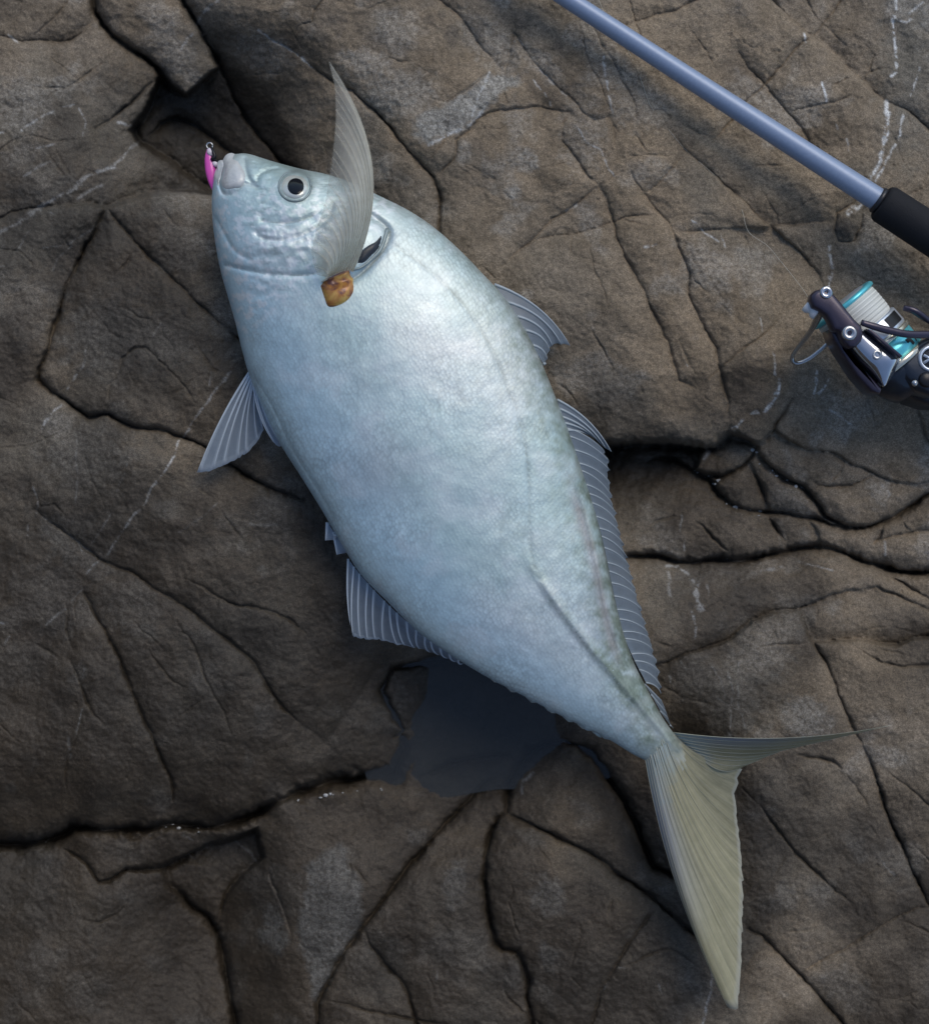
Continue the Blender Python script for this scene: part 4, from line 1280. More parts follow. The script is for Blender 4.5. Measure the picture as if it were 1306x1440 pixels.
# head details
mound('upper_lip', [(313, 226), (318, 218), (326, 215), (333, 219), (338, 228), (345, 240), (347, 254), (340, 264), (326, 268), (314, 268), (309, 258), (313, 244)], 0.0022, M_LIP, fish)
mound('lower_lip', [(305, 236), (306, 228), (312, 225), (316, 230), (313, 244), (309, 256), (306, 268), (301, 262), (301, 246)], 0.0018, M_LIP, fish)
eye_plane = lambda x, y: fish_z(x, y) + 0.0003
eye = mound('eye', [(415 + 21 * math.cos(a), 262 + 19.5 * math.sin(a)) for a in np.linspace(0, 2 * math.pi, 20, endpoint=False)], 0.0014, M_EYE, fish, p=0.5, zf=eye_plane)
SUBS.append((mound('pupil', [(416 + 11.5 * math.cos(a), 262 + 11.5 * math.sin(a)) for a in np.linspace(0, 2 * math.pi, 20, endpoint=False)], 0.0005, M_PUPIL, eye, sink=0.0001, p=0.6, lift=lambda x, y: 0.0013, zf=eye_plane), eye))
ring = resample([(415 + 22.5 * math.cos(a), 262 + 21 * math.sin(a)) for a in np.linspace(0, 2 * math.pi, 24)], 40)
SUBS.append((tube('eye_rim', [W(x, y, eye_plane(x, y) - 0.0001) for x, y in ring], 0.0007, M_SOCKET, eye, 8), eye))
mound('gill_opening', [(499, 374), (503, 356), (516, 345), (530, 337), (541, 326), (537, 345), (523, 362), (509, 374)], 0.0009, M_GILL, fish, p=0.4)
gp = resample([(494, 380), (508, 376), (522, 365), (536, 349), (545, 322)], 24)
tube('gill_cover_edge', [W(x, y, fish_z(x, y) + 0.0006) for x, y in gp], np.linspace(0.0006, 0.0012, 24), M_SOCKET, fish, 8)

# scutes on the tail stalk, one by one
scp = resample(SCU, 40)
for i in range(14, 40):
    x, y = scp[i]
    dx, dy = scp[min(i + 1, 39)] - scp[i - 1]
    L = math.hypot(dx, dy) + 1e-6
    dx, dy = dx / L, dy / L
    w = 3.2 + 3.2 * math.sin(math.pi * min(1, (i - 8) / 30))
    sc_me = mound('scute', [(x - dx * 6 - dy * 0, y - dy * 6), (x - dy * w, y + dx * w), (x + dx * 6.5, y + dy * 6.5), (x + dy * w, y - dx * w)], 0.0003, M_SKIN, fish, 12, 4, p=1.0, sink=0.0002)
    for nm, val in (('green', .42), ('belly', 0.2), ('scale', .9), ('line', 0.06)):
        a_ = sc_me.data.attributes.new(nm, 'FLOAT', 'POINT')
        a_.data.foreach_set('value', np.full(len(sc_me.data.vertices), val, np.float32))


def fin(name, basep, tipp, mat, rmat, nr, parent=fish, rad=0.00055, bow=(0, 0), jag=0.0, zbow=0.0, rows=14, solid=0.1, rayskip=(), thick=0.0006, wav=0.00016, btap=0.0, bjag=0.0):
    """basep / tipp: lists of (px, py, z). Membrane as a thin closed sheet, the rays as sub-parts."""
    B = resample(basep, (nr - 1) * 4 + 1)
    Tp = resample(tipp, (nr - 1) * 4 + 1)
    nc = len(B)
    rk = random.Random(nr * 31 + len(name))
    kn = np.arange(nr) * 4.0
    kb = np.array([k_ + (rk.uniform(-1.1, 1.1) if 0 < i_ < nr - 1 else 0) for i_, k_ in enumerate(kn)])
    kt = np.array([k_ + (rk.uniform(-1.2, 1.2) if 0 < i_ < nr - 1 else 0) for i_, k_ in enumerate(kn)])
    ci = np.arange(nc)
    B = np.stack([np.interp(np.interp(ci, kn, kb), ci, B[:, k_]) for k_ in range(3)], 1)
    Tp = np.stack([np.interp(np.interp(ci, kn, kt), ci, Tp[:, k_]) for k_ in range(3)], 1)
    if bjag:
        dv = (Tp - B)[:, :2]
        dv = dv / (np.linalg.norm(dv, axis=1)[:, None] + 1e-9)
        B[:, :2] += dv * np.array([rk.uniform(-1, 0.3) for _ in range(nc)])[:, None] * bjag
    v = np.linspace(0, 1, rows)
    phase = np.cos(np.arange(nc) / 4 * 2 * np.pi)          # 1 on a ray
    P = np.zeros((rows, nc, 3))
    ray = np.zeros((rows, nc))
    so = np.zeros((rows, nc))
    rj = random.Random(len(name) * 7 + nr)
    jg = np.array([rj.uniform(-1, 0.4) for _ in range(nc)]) * jag
    jg = jg - jag * 0.8 * (1 - phase) * 0.5
    for r, f in enumerate(v):
        q = B + (Tp - B) * f
        ax = Tp - B
        ln_ = np.linalg.norm(ax[:, :2], axis=1)[:, None] + 1e-6
        b = 4 * f * (1 - f)
        bt = 1 - btap * np.linspace(0, 1, nc)
        q[:, 0] += bow[0] * b * bt
        q[:, 1] += bow[1] * b * bt
        q[:, :2] += ax[:, :2] / ln_ * (jg * f ** 6)[:, None]
        q[:, 2] += zbow * b + wav * phase * (0.4 + 0.6 * f) + 0.0012 * np.sin(np.arange(nc) * 0.21 + 2 * f) * f
        P[r] = q
        ray[r] = np.clip(phase, 0, 1) ** 3 * 0.55
        so[r] = np.maximum(solid, (1 - sm(f, 0.0, 0.25)) * 0.6)
    so[-1] = np.maximum(so[-1], 0.5)
    ray[-1] = 0.7
    so[:, 0] = 0.8
    ray[:, 0] = 0.8
    top = np.array([W(*p) for p in P.reshape(-1, 3)])
    bot = top - np.array([0, 0, thick])
    q1 = grid_quads(rows, nc)
    n0 = len(top)
    q2 = q1[:, ::-1] + n0
    rim = [(r * nc, (r + 1) * nc) for r in range(rows - 1)] + [((rows - 1) * nc + c, (rows - 1) * nc + c + 1) for c in range(nc - 1)] + \
          [((r + 1) * nc + nc - 1, r * nc + nc - 1) for r in range(rows - 1)]
    q3 = np.array([(a, b, b + n0, a + n0) for a, b in rim])
    o = mesh_np(name, np.vstack([top, bot]), np.vstack([q1, q2, q3]), mat, parent, True,
                {'ray': np.tile(ray.ravel(), 2), 'solid': np.tile(so.ravel(), 2), 'cf': np.tile(np.tile(np.linspace(0, 1, nc), rows), 2), 'rf': np.tile(np.repeat(v, nc), 2)})
    for i in range(nr):
        if i in rayskip:
            continue
        c = i * 4
        pts = np.array([W(p[0], p[1], p[2] + 0.0002) for p in P[:, c]])
        rr = rad * (1.25 - 0.95 * v)
        SUBS.append((tube('fin_ray', pts, rr, rmat, o, 6), o))
    return o


def zl(pts, z0, z1):
    n_ = len(pts)
    return [(x, y, z0 + (z1 - z0) * i / (n_ - 1)) for i, (x, y) in enumerate(pts)]


def on_rock(pts, h):
    return [(x, y, max(rock_z(x, y), -0.012) + h) for x, y in pts]


# first and second dorsal fins
fin('front_dorsal_fin', zl([(695, 400), (715, 428), (735, 458), (750, 488), (764, 512)], 0.026, 0.026), zl([(801, 486), (793, 485), (780, 484), (772, 493), (770, 506), (766, 514)], 0.014, 0.022), M_FIN, M_RAY, 6, bow=(9, -9), jag=2.0, rad=0.0007, btap=0.8)
fin('rear_dorsal_fin', zl([(783, 562), (790, 585), (798, 605)], 0.026, 0.026), zl([(859, 635), (848, 628), (838, 618), (828, 612)], 0.014, 0.016), M_FIN, M_RAY, 5, bow=(6, -6), jag=1, rad=0.0006, btap=.7)
fin('long_dorsal_fin', zl([(796, 602), (812, 645), (828, 695), (842, 745), (854, 805), (867, 862), (884, 912), (908, 960)], 0.026, 0.019),
    zl([(850, 634), (856, 652), (859, 690), (873, 750), (890, 815), (908, 875), (924, 930), (931, 978)], 0.013, 0.006), M_FIN, M_RAY, 24, bow=(2, -4), jag=3.5, rad=0.0004)
fin('dorsal_finlet', zl([(906, 962), (916, 978), (930, 1003), (942, 1020)], 0.018, 0.016), zl([(930, 985), (936, 1000), (941, 1015), (946, 1024)], 0.006, 0.01), M_FIN, M_RAY, 4, rad=0.0004)
# belly fins
fin('pelvic_fin', zl([(352, 522), (358, 528), (362, 536)], 0.022, 0.024), [(278, 664, 0.012), (290, 665, 0.011), (330, 648, 0.010), (356, 630, 0.010), (371, 606, 0.012)], M_FINL, M_RAYL, 7, bow=(-4, -3), jag=2.0, rad=0.0007, solid=0.25)
fin('inner_pelvic_fin', zl([(356, 524), (360, 526), (364, 530)], 0.028, 0.03), [(385, 622, 0.022), (392, 628, 0.023), (399, 624, 0.026), (400, 612, 0.030)], M_FINL, M_RAYL, 5, bow=(-7, 4), rad=0.0006, solid=0.75)
fin('anal_spine', zl([(461, 735), (472, 752)], 0.022, 0.024), zl([(458, 760), (471, 759)], 0.019, 0.021), M_FINL, M_RAYL, 2, rad=0.0011, solid=0.9)
fin('anal_spine', zl([(470, 748), (490, 776)], 0.022, 0.024), zl([(474, 780), (488, 777)], 0.019, 0.021), M_FINL, M_RAYL, 2, rad=0.0011, solid=0.9)
fin('anal_fin', zl([(490, 786), (505, 806), (530, 834), (565, 868), (605, 900), (645, 926)], 0.023, 0.022),
    [(493, 880, 0.012), (500, 898, 0.011), (528, 901, 0.010), (560, 907, 0.010), (605, 918, 0.012), (652, 934, 0.018)], M_FINL, M_RAYL, 15, bow=(-3, 3), jag=2.0, rad=0.0006, solid=0.05)
for i in range(16):                                   # small finlets along the underside of the stalk
    f = i / 15
    x, y = np.interp(f, np.linspace(0, 1, len(VEN)), [q[0] for q in VEN]), np.interp(f, np.linspace(0, 1, len(VEN)), [q[1] for q in VEN])
    if x < 690:
        continue
    tube('anal_finlet', [W(x - 6, y - 5, 0.0225 - f * .004), W(x + 1, y + 3, 0.022 - f * .004), W(x + 5, y + 5 + 2 * (i == 15), 0.021 - f * .004)], [0.0018, 0.0013, 0.0003], M_FINL if False else M_SKIN, fish, 8)
# caudal fin: lower lobe flat on the slab, upper lobe standing up on edge
ca = fin('tail_lower_lobe', [(908, 1069, fish_z(912, 1068) - 0.001), (916, 1062, fish_z(916, 1062) + 0.0003), (926, 1054, fish_z(926, 1054) + 0.0004), (936, 1046, fish_z(936, 1046) + 0.0004), (945, 1038, fish_z(945, 1038) + 0.0003), (951, 1033, fish_z(948, 1036) - 0.001)],
         [(1000, 1368, 0.014), (1020, 1412, 0.018), (1034, 1424, 0.020), (1041, 1385, 0.016), (1044, 1300, 0.011), (1045, 1235, 0.009), (1040, 1175, 0.010), (1034, 1120, 0.013), (1044, 1082, 0.016)], M_TAIL, M_RAYT, 17, bow=(-10, 6), zbow=0.0, rad=0.00014, bjag=9.0, jag=4.0, solid=0.5, rows=26, wav=0.0001)
fin('tail_upper_lobe', [(946, 1030, 0.020), (962, 1046, 0.018), (985, 1066, 0.0165)],
    [(1252, 1020, 0.085), (1240, 1023, 0.075), (1180, 1037, 0.045), (1110, 1052, 0.022), (1048, 1076, 0.014)], M_TAIL, M_RAYT, 9, bow=(0, 13), zbow=0.004, rad=0.00022, rows=24, solid=0.35, wav=0.0001)
# pectoral fin standing up towards the sky
zb = fish_z(475, 400)
fin('pectoral_fin', [(496, 382, zb + 0.003), (488, 380, zb + 0.004), (470, 386, zb + 0.004), (452, 396, zb + 0.002)],
    [(463, 88, zb + 0.062), (470, 118, zb + 0.061), (472, 168, zb + 0.056), (466, 230, zb + 0.046), (456, 285, zb + 0.034), (443, 328, zb + 0.022), (437, 358, zb + 0.014), (446, 386, zb + 0.004)], M_PEC, M_PEC, 19, bow=(44, 0), zbow=0.010, rad=0.00022, rows=30, solid=0.0, wav=0.00012, jag=3.0, btap=0.75)
pb = mound('pectoral_base', [(449, 402), (456, 393), (472, 384), (490, 377), (495, 386), (499, 407), (491, 422), (476, 431), (461, 433), (455, 420)], 0.0036, M_GOLD, fish, p=0.6)
for ch, part in SUBS:
    ch.parent = part
adopt(fish)

# ------------------------------------------------------------------ pink jig lure in the mouth
M_PINK = simple('lure_pink', (0.78, 0.10, 0.50), 0.3, 0.0, 0.5, None, 0.12, 0.5)
M_LWHITE = simple('lure_white', (0.75, 0.68, 0.74), 0.3)
M_STEEL = simple('steel', (0.45, 0.46, 0.47), 0.25, 0.9)
M_BLACK = simple('black_metal', (0.015, 0.015, 0.017), 0.35, 0.3)
lz = 0.024
lp = WV(297, 240, lz)
lure = empty('fishing_lure', lp, 'small pink and white metal jig hanging at the mouth of the fish', 'lure')
lc = [(294, 210), (294, 222), (296, 238), (299, 254), (304, 272)]
tube('lure_body', [W(x, y, lz) for x, y in lc], [0.0012, 0.0024, 0.0030, 0.0026, 0.0012], M_PINK, lure, 14, 24, 0.6)
tube('lure_head', [W(294, 209.5, lz + .0004), W(296, 214, lz + .001), W(298.5, 219, lz + .0008)], [0.0012, 0.002, 0.001], M_LWHITE, lure, 12, 10, 0.7)
tube('belly_stripe', [W(300, 226, lz + .0009), W(303, 231, lz + .001), W(306, 233, lz + .0008)], [0.0009, 0.0016, 0.0010], M_LWHITE, lure, 10, 10, 0.8)
rr_ = [W(295 + 4.2 * math.cos(a), 205 + 4.2 * math.sin(a), lz) for a in np.linspace(0, 2 * math.pi, 18)]
tube('split_ring', rr_, 0.0005, M_STEEL, lure, 8)
hk = [W(297, 207, lz + .001), W(300, 213, lz + .002), W(302, 220, lz + .002), W(299, 224, lz + .0018), W(304, 226, lz + .001), W(312, 229, lz - .001)]
tube('hook', hk, [0.0006, 0.0009, 0.0012, 0.0013, 0.0008, 0.0004], M_BLACK, lure, 8, 22)
adopt(lure)

# ------------------------------------------------------------------ rod
t = Nt('rod_blank')
p = t.pos()
M_ROD = t.done(t.bsdf(Base_Color=t.mix(t.noise(p, 700, 3), (0.22, 0.29, 0.42), (0.30, 0.38, 0.52)), Roughness=0.42, Metallic=0.15, Coat_Weight=0.2, Coat_Roughness=0.3))
M_EVA = simple('foam_grip', (0.012, 0.013, 0.016), 0.75, 0, 0.3, (1400, 0.5, 0.0006), 0.3)
M_DARK = simple('dark_plastic', (0.02, 0.022, 0.028), 0.35, 0.1, 0.5, (900, 0.2, 0.0003), 0.2)
ROD_Z = 0.026
ra, rb = WV(800, 0, ROD_Z), WV(1240, 285, ROD_Z)
rd = (rb - ra).normalized()
rod = empty('fishing_rod', rb, 'blue-grey fishing rod with black foam grip resting on the rock', 'fishing rod')


def rp_(d, dz=0.0):
    q = rb + rd * d
    return (q.x, q.y, q.z + dz)


tube('blank', [rp_(-1.55, 0.06), rp_(-1.0, 0.03), rp_(-0.5, 0.008), rp_(-0.22), rp_(0.0), rp_(0.02)], [0.0022, 0.0033, 0.0042, 0.0050, 0.0066, 0.0066], M_ROD, rod, 24, 60)
lathe('fore_grip', rp_(-0.001), rd, [(0.0, 0.0066), (0.0, 0.0092), (0.0012, 0.0104), (0.003, 0.0110), (0.02, 0.0111), (0.045, 0.0114), (0.06, 0.0114), (0.0615, 0.0110), (0.062, 0.006)], M_EVA, rod)
lathe('winding_check', rp_(-0.004), rd, [(0, 0.0064), (0, 0.0072), (0.001, 0.0078), (0.003, 0.0078), (0.0032, 0.006)], M_DARK, rod)
lathe('reel_seat', rp_(0.060), rd, [(0, 0.006), (0, 0.0105), (0.004, 0.011), (0.03, 0.0095), (0.09, 0.0095), (0.115, 0.0112), (0.12, 0.0112), (0.12, 0.006)], M_DARK, rod)
lathe('rear_grip', rp_(0.179), rd, [(0, 0.006), (0, 0.0112), (0.01, 0.0118), (0.05, 0.0112), (0.22, 0.0112), (0.27, 0.0135), (0.285, 0.013), (0.288, 0.0)], M_EVA, rod)
for d, r in ((-0.62, 0.014), (-0.95, 0.009), (-1.2, 0.006)):
    c = Vector(rp_(d, 0.012 * (-d - 0.2)))
    pts = [c + Vector((rd.y, -rd.x, 0)) * (r * math.sin(a)) + Vector((0, 0, 1)) * (r * math.cos(a) - r - 0.004) for a in np.linspace(0, 2 * math.pi, 24)]
    tube('line_guide', [tuple(q) for q in pts], 0.0008, M_STEEL, rod, 8)
adopt(rod)

# ------------------------------------------------------------------ spinning reel
M_TEAL = simple('teal_anodised', (0.14, 0.62, 0.70), 0.28, 0.45, 0.5, None, 0.1)
M_SILV = simple('silver_paint', (0.62, 0.68, 0.75), 0.28, 0.6, 0.5, None, 0.06)
M_CHAMP = simple('champagne_ring', (0.62, 0.60, 0.50), 0.25, 0.8)
M_CHROME = simple('chrome', (0.50, 0.52, 0.56), 0.12, 0.95)
M_PURP = simple('purple_black_paint', (0.045, 0.038, 0.060), 0.3, 0.5, 0.5, (1200, 0.12, 0.0003), 0.3, 0.3)
M_BODY = simple('blue_black_paint', (0.022, 0.030, 0.045), 0.28, 0.4, 0.5, (900, 0.1, 0.0003), 0.2, 0.3)
M_WHITE = simple('white_roller', (0.75, 0.76, 0.76), 0.25)
t = Nt('wound_line')
p = t.pos()
M_LINE = t.done(t.bsdf(Base_Color=t.mix(t.attr('wrap'), (0.36, 0.38, 0.36), (0.88, 0.89, 0.82)), Roughness=0.5))


def RP(cx_, cy_):
    """reel crop (x6.26) -> photo pixel"""
    return (1100 + cx_ / 6.262, 360 + cy_ / 6.262)


axp = Vector((0.64, 0.77))                    # spool axis in the picture, front to back
A3 = Vector((axp.x, -axp.y, 0)).normalized()
S3 = Vector((axp.y, axp.x, 0)).normalized()
RZ = 0.027
rc = WV(1181, 425, RZ + 0.010)
SPOOL = rc
reel = empty('fishing_reel', (rc.x, rc.y, rock_z(1200, 470)), 'spinning reel with teal spool of pale line and chrome arm', 'fishing reel')
mm = 0.001
sp = lathe('spool', rc, A3, [(0.0, 0.0), (0.0, 17 * mm), (1 * mm, 19 * mm), (3 * mm, 20 * mm), (20 * mm, 20 * mm), (20.3 * mm, 24 * mm), (21 * mm, 24.6 * mm), (29 * mm, 25 * mm), (30 * mm, 24.6 * mm), (31 * mm, 22 * mm)], M_SILV, reel, 64)
SR = [(lathe('front_lip', rc, A3, [(0.8 * mm, 17 * mm), (0.6 * mm, 22 * mm), (1.0 * mm, 23.6 * mm), (2.0 * mm, 24.4 * mm), (3.2 * mm, 24.2 * mm), (3.6 * mm, 23.0 * mm), (3.8 * mm, 20 * mm)], M_TEAL, sp, 64), sp)]
# wound line: a real helix of ridges
nw, seg = 150, 72
pr = np.linspace(3.6, 20.2, nw)
tha = np.linspace(0, 2 * np.pi, seg, endpoint=False)
PRr, THH = np.meshgrid(pr, tha, indexing='ij')
cross = 0.35 * np.sin(2 * np.pi * (PRr / 0.62 + THH / (2 * np.pi))) + 0.30 * np.sin(2 * np.pi * PRr / 2.3 + 2.5 * np.sin(THH)) + 0.2 * np.sin(PRr * 5.1 - 3 * np.cos(THH))
rw = 0.82 * (22.9 + 0.32 * cross - 0.9 * ((PRr - 12) / 8.5) ** 4) * mm
Aa, Bb, Cc = np.array(A3), np.array(S3), np.array([0, 0, 1.0])
cow = np.array(rc) + PRr[..., None] * mm * Aa + rw[..., None] * (np.cos(THH)[..., None] * Bb + np.sin(THH)[..., None] * Cc)
SR.append((mesh_np('wound_line', cow.reshape(-1, 3), grid_quads(nw, seg, True), M_LINE, sp, True, {'wrap': np.clip(0.55 + 0.7 * cross, 0, 1).ravel()}), sp))
SR.append((lathe('skirt_ring', rc, A3, [(30.2 * mm, 23 * mm), (30.2 * mm, 25.4 * mm), (31 * mm, 25.9 * mm), (32.6 * mm, 25.9 * mm), (33.2 * mm, 25.2 * mm), (33.2 * mm, 23 * mm)], M_CHAMP, sp, 64), sp))
SR.append((lathe('teal_band', rc, A3, [(33 * mm, 23 * mm), (33.1 * mm, 24.9 * mm), (44 * mm, 24.9 * mm), (44.2 * mm, 22 * mm)], M_TEAL, sp, 64), sp))
SR.append((lathe('rear_ring', rc, A3, [(44 * mm, 23 * mm), (44 * mm, 25.3 * mm), (45 * mm, 25.8 * mm), (47 * mm, 25.8 * mm), (47.6 * mm, 25 * mm), (47.6 * mm, 20 * mm)], M_CHAMP, sp, 64), sp))


def patch(name, t0, t1, a0, a1, r, mat, parent):
    """curved panel on the spool skirt"""
    n1, n2 = 5, 14
    r = r * 0.82 + 0.03
    tv, av = np.meshgrid(np.linspace(t0, t1, n1), np.radians(np.linspace(a0, a1, n2)), indexing='ij')
    c_ = np.array(rc) + tv[..., None] * mm * Aa + (r * mm) * (np.cos(av)[..., None] * Bb + np.sin(av)[..., None] * Cc)
    c2 = np.array(rc) + tv[..., None] * mm * Aa + ((r - 1.0) * mm) * (np.cos(av)[..., None] * Bb + np.sin(av)[..., None] * Cc)
    v_ = np.vstack([c_.reshape(-1, 3), c2.reshape(-1, 3)])
    g_ = grid_quads(n1, n2)
    bi = [i * n2 + j for i, j in [(0, j) for j in range(n2)] + [(i, n2 - 1) for i in range(1, n1)] + [(n1 - 1, j) for j in range(n2 - 2, -1, -1)] + [(i, 0) for i in range(n1 - 2, 0, -1)]]
    rim_ = [(bi[q], bi[(q + 1) % len(bi)], bi[(q + 1) % len(bi)] + n1 * n2, bi[q] + n1 * n2) for q in range(len(bi))]
    return mesh_np(name, v_, np.vstack([g_, g_[:, ::-1] + n1 * n2, np.array(rim_)]), mat, parent, False)


SR.append((patch('skirt_window', 21.6, 28.2, 38, 72, 25.15, M_BLACK, sp), sp))
SR.append((patch('printed_mark', 35, 42.5, 54, 60, 25.05, M_BLACK, sp), sp))
SR.append((patch('printed_mark', 37.5, 40, 60, 66, 25.05, M_BLACK, sp), sp))
SR.append((patch('printed_mark', 35, 42.5, 44, 47, 25.05, M_BLACK, sp), sp))
lathe('rotor', rc, A3, [(46 * mm, 19 * mm), (46.5 * mm, 22.5 * mm), (51 * mm, 22.5 * mm), (58 * mm, 19 * mm), (64 * mm, 15 * mm), (65 * mm, 8 * mm)], M_BODY, reel, 56)
B3 = Vector((0.90, -0.43, 0)).normalized()
lathe('rear_housing', Vector(W(*RP(1330, 960), RZ + 0.004)), B3, [(0, 15 * mm), (4 * mm, 17 * mm), (22 * mm, 18 * mm), (40 * mm, 16 * mm), (52 * mm, 10 * mm), (55 * mm, 0)], M_BODY, reel, 40)
AZ = RZ + 0.040
le = resample([RP(*q) for q in ((510, 640), (560, 790), (640, 900), (760, 1030), (870, 1165))], 20)
re_ = resample([RP(*q) for q in ((720, 640), (830, 715), (940, 790), (1060, 890), (1010, 1010), (930, 1120))], 20)
nA = 17
arm = np.zeros((20, nA, 3))
for i_ in range(20):
    for j_ in range(nA):
        f_ = j_ / (nA - 1)
        q_ = le[i_] * (1 - f_) + re_[i_] * f_
        dz_ = 0.0075 * (1 - abs(2 * f_ - 1) ** 3.2) - 0.0040 * sm(np.array(i_ / 19.0), 0.55, 1.0)
        arm[i_, j_] = W(q_[0], q_[1], AZ - 0.0115 + float(dz_))
at_ = arm.reshape(-1, 3)
ab_ = at_.copy()
ab_[:, 2] = AZ - 0.020
qa = grid_quads(20, nA)
nn = len(at_)
rim_ = [(i_ * nA, (i_ + 1) * nA) for i_ in range(19)] + [(19 * nA + j_, 19 * nA + j_ + 1) for j_ in range(nA - 1)] + [((i_ + 1) * nA + nA - 1, i_ * nA + nA - 1) for i_ in range(19)] + [(j_ + 1, j_) for j_ in range(nA - 1)]
pl = mesh_np('rotor_arm', np.vstack([at_, ab_]), np.vstack([qa, qa[:, ::-1] + nn, np.array([(a_, b_, b_ + nn, a_ + nn) for a_, b_ in rim_])]), M_CHROME, reel)
plate('rotor_arm_edge', [RP(*q) for q in ((420, 640), (495, 650), (560, 810), (650, 930), (780, 1060), (880, 1170), (860, 1215), (780, 1190), (660, 1060), (540, 880), (450, 730))], AZ - 0.028, AZ - 0.009, M_PURP, reel, 0.002)
plate('arm_strut', [RP(*q) for q in ((740, 640), (790, 650), (1060, 880), (1030, 900), (880, 770))], AZ - 0.010, AZ - 0.0015, M_PURP, reel, 0.0008)
ba = plate('bail_arm', [RP(*q) for q in ((245, 390), (250, 340), (290, 300), (340, 285), (400, 290), (450, 325), (520, 405), (580, 480), (640, 555), (700, 610), (718, 680), (700, 750), (650, 800), (590, 812), (540, 760), (500, 660), (450, 650), (420, 580), (385, 520), (330, 480), (270, 445))],
           AZ - 0.010, AZ + 0.0005, M_PURP, reel, 0.0026)
for (x, y, r, m_) in ((375, 325, 56, M_CHROME), (580, 682, 66, M_STEEL)):
    q = RP(x, y)
    s_o = lathe('screw', W(q[0], q[1], AZ - 0.001), (0, 0, 1), [(0, r / 6.262 * S * 0.93), (0.0018, r / 6.262 * S * 0.93), (0.0024, r / 6.262 * S * 0.75), (0.0024, r / 6.262 * S * 0.34), (0.0012, r / 6.262 * S * 0.28), (0.0012, 0)], m_, ba, 24)
    SR.append((s_o, ba))
q = RP(820, 875)
SR.append((lathe('screw', W(q[0], q[1], AZ - 0.0065), (0, 0, 1), [(0, 0.0031), (0.0022, 0.0031), (0.0028, 0.0024), (0.0028, 0.001), (0.0016, 0.0008), (0.0016, 0)], M_STEEL, pl, 24), pl))
tube('bail_lever', [W(*RP(690, 585), AZ - .002), W(*RP(800, 620), AZ - .0025), W(*RP(950, 660), AZ - .004), W(*RP(1110, 690), AZ - .006), W(*RP(1290, 692), AZ - .010), W(*RP(1420, 700), AZ - .014)], [0.0016, 0.0020, 0.0021, 0.0021, 0.0021, 0.0016], M_PURP, reel, 12, 30, 0.7)
tube('rotor_rib', [W(*RP(1060, 455), AZ - .022), W(*RP(1150, 480), AZ - .021), W(*RP(1230, 530), AZ - .022), W(*RP(1330, 600), AZ - .026)], [0.0015, 0.002, 0.002, 0.0014], M_PURP, reel, 10, 20)
q = RP(278, 455)
lathe('line_roller', W(q[0] - 3, q[1] + 2, AZ - 0.0085), (0.55, -0.5, 0.15), [(-0.004, 0.0), (-0.004, 0.0040), (-0.002, 0.0042), (0, 0.0030), (0.002, 0.0042), (0.004, 0.0040), (0.004, 0)], M_WHITE, reel, 28)
tube('bail_wire', [W(*RP(335, 480), AZ - .010), W(*RP(300, 560), AZ - .018), W(*RP(245, 660), AZ - .028), W(*RP(160, 770), AZ - .038), W(*RP(95, 860), AZ - .045), W(*RP(85, 920), AZ - .048), W(*RP(130, 945), AZ - .049), W(*RP(230, 905), AZ - .049), W(*RP(330, 830), AZ - .048), W(*RP(430, 755), AZ - .046), W(*RP(560, 800), AZ - .045)],
     [0.0024, 0.0021, 0.0016, 0.0014, 0.0013, 0.0013, 0.0013, 0.0013, 0.0013, 0.0013, 0.0013], M_STEEL, reel, 12, 60)
# gearbox, emblem, anti-reverse knob, stem and foot
gb = plate('gearbox', [RP(*q) for q in ((1010, 960), (1060, 900), (1130, 820), (1230, 740), (1330, 700), (1500, 740), (1600, 860), (1600, 1040), (1500, 1180), (1330, 1240), (1180, 1180), (1080, 1080))], RZ - 0.018, RZ + 0.029, M_BODY, reel, 0.005)
q = RP(1300, 905)
em = lathe('emblem_ring', W(q[0], q[1], RZ + 0.0275), (0, 0, 1), [(0, 0.0075), (0.002, 0.0075), (0.0028, 0.0068), (0.0028, 0.0058), (0.0016, 0.0054)], M_SILV, reel, 36)
SR.append((lathe('emblem_disc', W(q[0], q[1], RZ + 0.0280), (0, 0, 1), [(0, 0.0055), (0.0012, 0.0055), (0.0014, 0.0)], M_DARK, em, 32), em))
for k_ in range(3):
    a = k_ * 2.1 + 0.5
    SR.append((tube('emblem_spoke', [W(q[0] - 11 * math.cos(a), q[1] - 11 * math.sin(a), RZ + .0296), W(q[0] + 11 * math.cos(a), q[1] + 11 * math.sin(a), RZ + .0296)], 0.0008, M_SILV, em, 8), em))
q = RP(1160, 1120)
lathe('anti_reverse_knob', W(q[0], q[1], RZ + 0.010), (0, 0, 1), [(0, 0.0045), (0.020, 0.0042), (0.021, 0.003), (0.021, 0.0)], M_BLACK, reel, 24)
lathe('knob_cap', W(q[0], q[1], RZ + 0.0307), (0, 0, 1), [(0, 0.0018), (0.001, 0.0016), (0.0013, 0)], M_STEEL, reel, 16)
plate('lower_cover', [RP(*q) for q in ((990, 1040), (1060, 1000), (1170, 1060), (1300, 1120), (1500, 1180), (1600, 1260), (1560, 1340), (1330, 1320), (1180, 1270), (1080, 1190), (1010, 1110))], RZ - 0.02, RZ + 0.012, M_DARK, reel, 0.004)
ft = Vector(rp_(0.115))
tube('stem', [W(*RP(1480, 960), RZ), W(*RP(1720, 700), RZ + .001), (ft.x - 0.012, ft.y - 0.016, ROD_Z), (ft.x - 0.003, ft.y - 0.006, ROD_Z)], [0.011, 0.007, 0.006, 0.008], M_BODY, reel, 20, 30, 0.7)
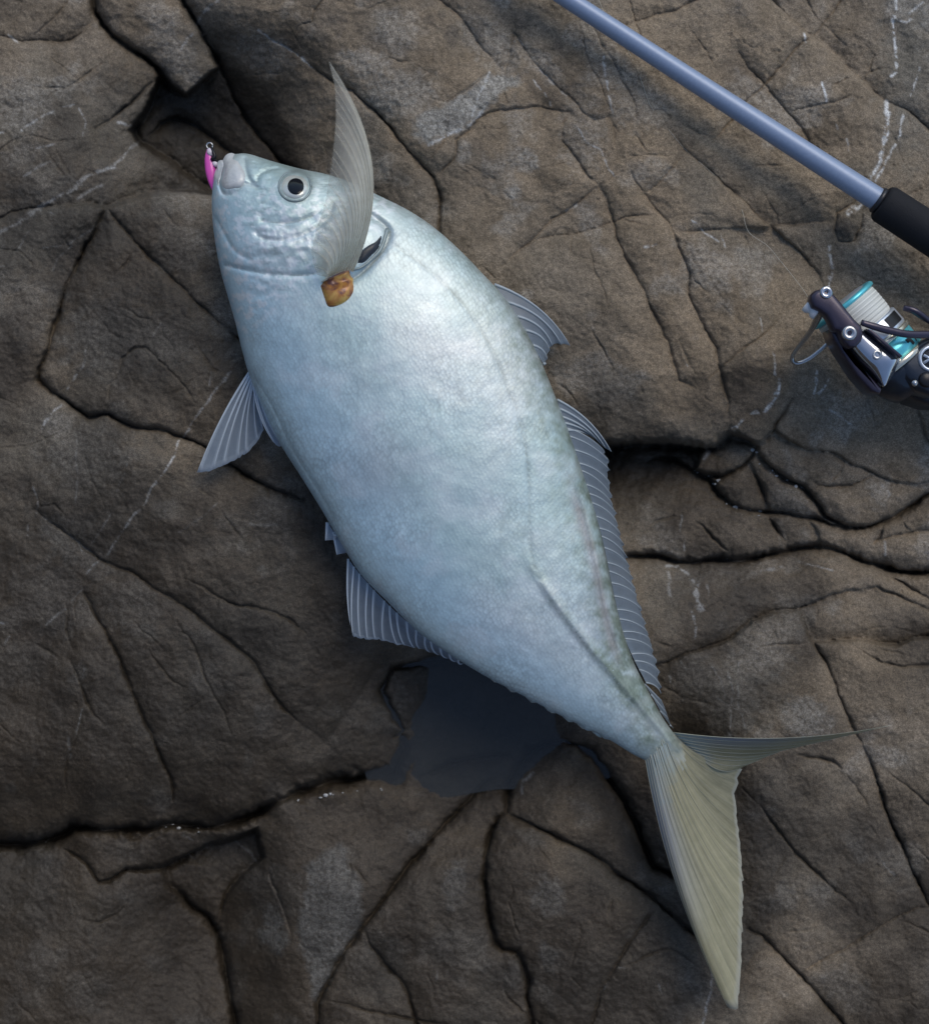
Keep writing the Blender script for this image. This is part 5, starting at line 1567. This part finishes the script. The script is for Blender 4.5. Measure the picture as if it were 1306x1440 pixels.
tube('foot', [rp_(0.075, -0.004), rp_(0.1, -0.006), rp_(0.13, -0.006), rp_(0.165, -0.004)], [0.002, 0.0075, 0.0075, 0.002], M_BODY, reel, 14, 20, 0.5)
hx = W(*RP(1650, 1000), RZ)
tube('handle_arm', [hx, (hx[0] + 0.02, hx[1] - 0.03, RZ - .004), (hx[0] + 0.05, hx[1] - 0.05, RZ - .008)], [0.005, 0.0035, 0.003], M_DARK, reel, 12, 16)
tube('handle_knob', [(hx[0] + 0.048, hx[1] - 0.049, RZ - .008), (hx[0] + 0.06, hx[1] - 0.05, RZ - .004), (hx[0] + 0.075, hx[1] - 0.05, RZ)], [0.006, 0.010, 0.008], M_EVA, reel, 16, 16)
for ch, part in SR:
    ch.parent = part
adopt(reel)

# loose line from the roller over the rock
t = Nt('braid')
M_BRAID = t.done(t.bsdf(Base_Color=(0.50, 0.48, 0.40), Roughness=0.5))
lpts = [(*RP(255, 440), AZ - .008), (*RP(205, 335), AZ - .014), (1117, 392, 0.030), (1096, 366, 0.021), (1078, 345, 0.016), (1052, 326, 0.013)]
for x, y in ((1043, 296), (1030, 270), (1013, 254), (989, 233), (964, 211), (943, 186), (915, 150), (900, 110), (880, 66), (850, 20), (820, -60), (760, -200)):
    lpts.append((x, y, rock_z(x, y) + 0.0004))
fl = tube('fishing_line', [W(*q) for q in lpts], 0.00012, M_BRAID, None, 6, 140)
fl['label'] = 'thin pale fishing line running from the reel across the rock'
fl['category'] = 'fishing line'

# ------------------------------------------------------------------ pale shell grit caught in the wet cracks
M_GRIT = simple('shell_grit', (0.42, 0.43, 0.42), 0.25, 0, 0.6, None, 0.5)
bm = bmesh.new()
gr_rnd = random.Random(5)
for (tl, s, n_) in (('O', '220,335 300,372 340,440 400,490 480,515 560,525', 26), ('O', '500,235 510,265 540,315 600,350 700,405 740,412', 22), ('O', '320,372 345,365', 5), ('O', '380,742 430,748', 6),
                    ('D', '150,480 180,474 240,462', 9), ('D', '780,400 860,402 1000,450 1060,405 1130,398', 16), ('E', '320,280 480,268 560,250 640,235 780,232', 26), ('O', '960,600 990,598', 3)):
    pp = resample(T(tl, s), 60)
    for k_ in range(n_):
        x, y = pp[gr_rnd.randrange(60)]
        x += gr_rnd.gauss(0, 2)
        y += gr_rnd.gauss(0, 2)
        if gr_rnd.random() < 0.55:
            continue
        r = gr_rnd.choice((0.0003, 0.0005, 0.0007, 0.0012)) * gr_rnd.uniform(0.8, 1.3)
        z = rock_z(x, y) + r * 0.3
        mat_ = bmesh.ops.create_icosphere(bm, subdivisions=1, radius=r)
        c = Vector(W(x, y, z))
        sx_, sy_ = gr_rnd.uniform(0.7, 1.6), gr_rnd.uniform(0.5, 1.1)
        for v in mat_['verts']:
            v.co = Vector((v.co.x * sx_ * gr_rnd.uniform(.8, 1.2), v.co.y * sy_, v.co.z * 0.7)) + c
grit = bm_obj('shell_grit', bm, M_GRIT, None, False)
grit['kind'] = 'stuff'
grit['label'] = 'pale bits of shell grit caught in the damp rock cracks'
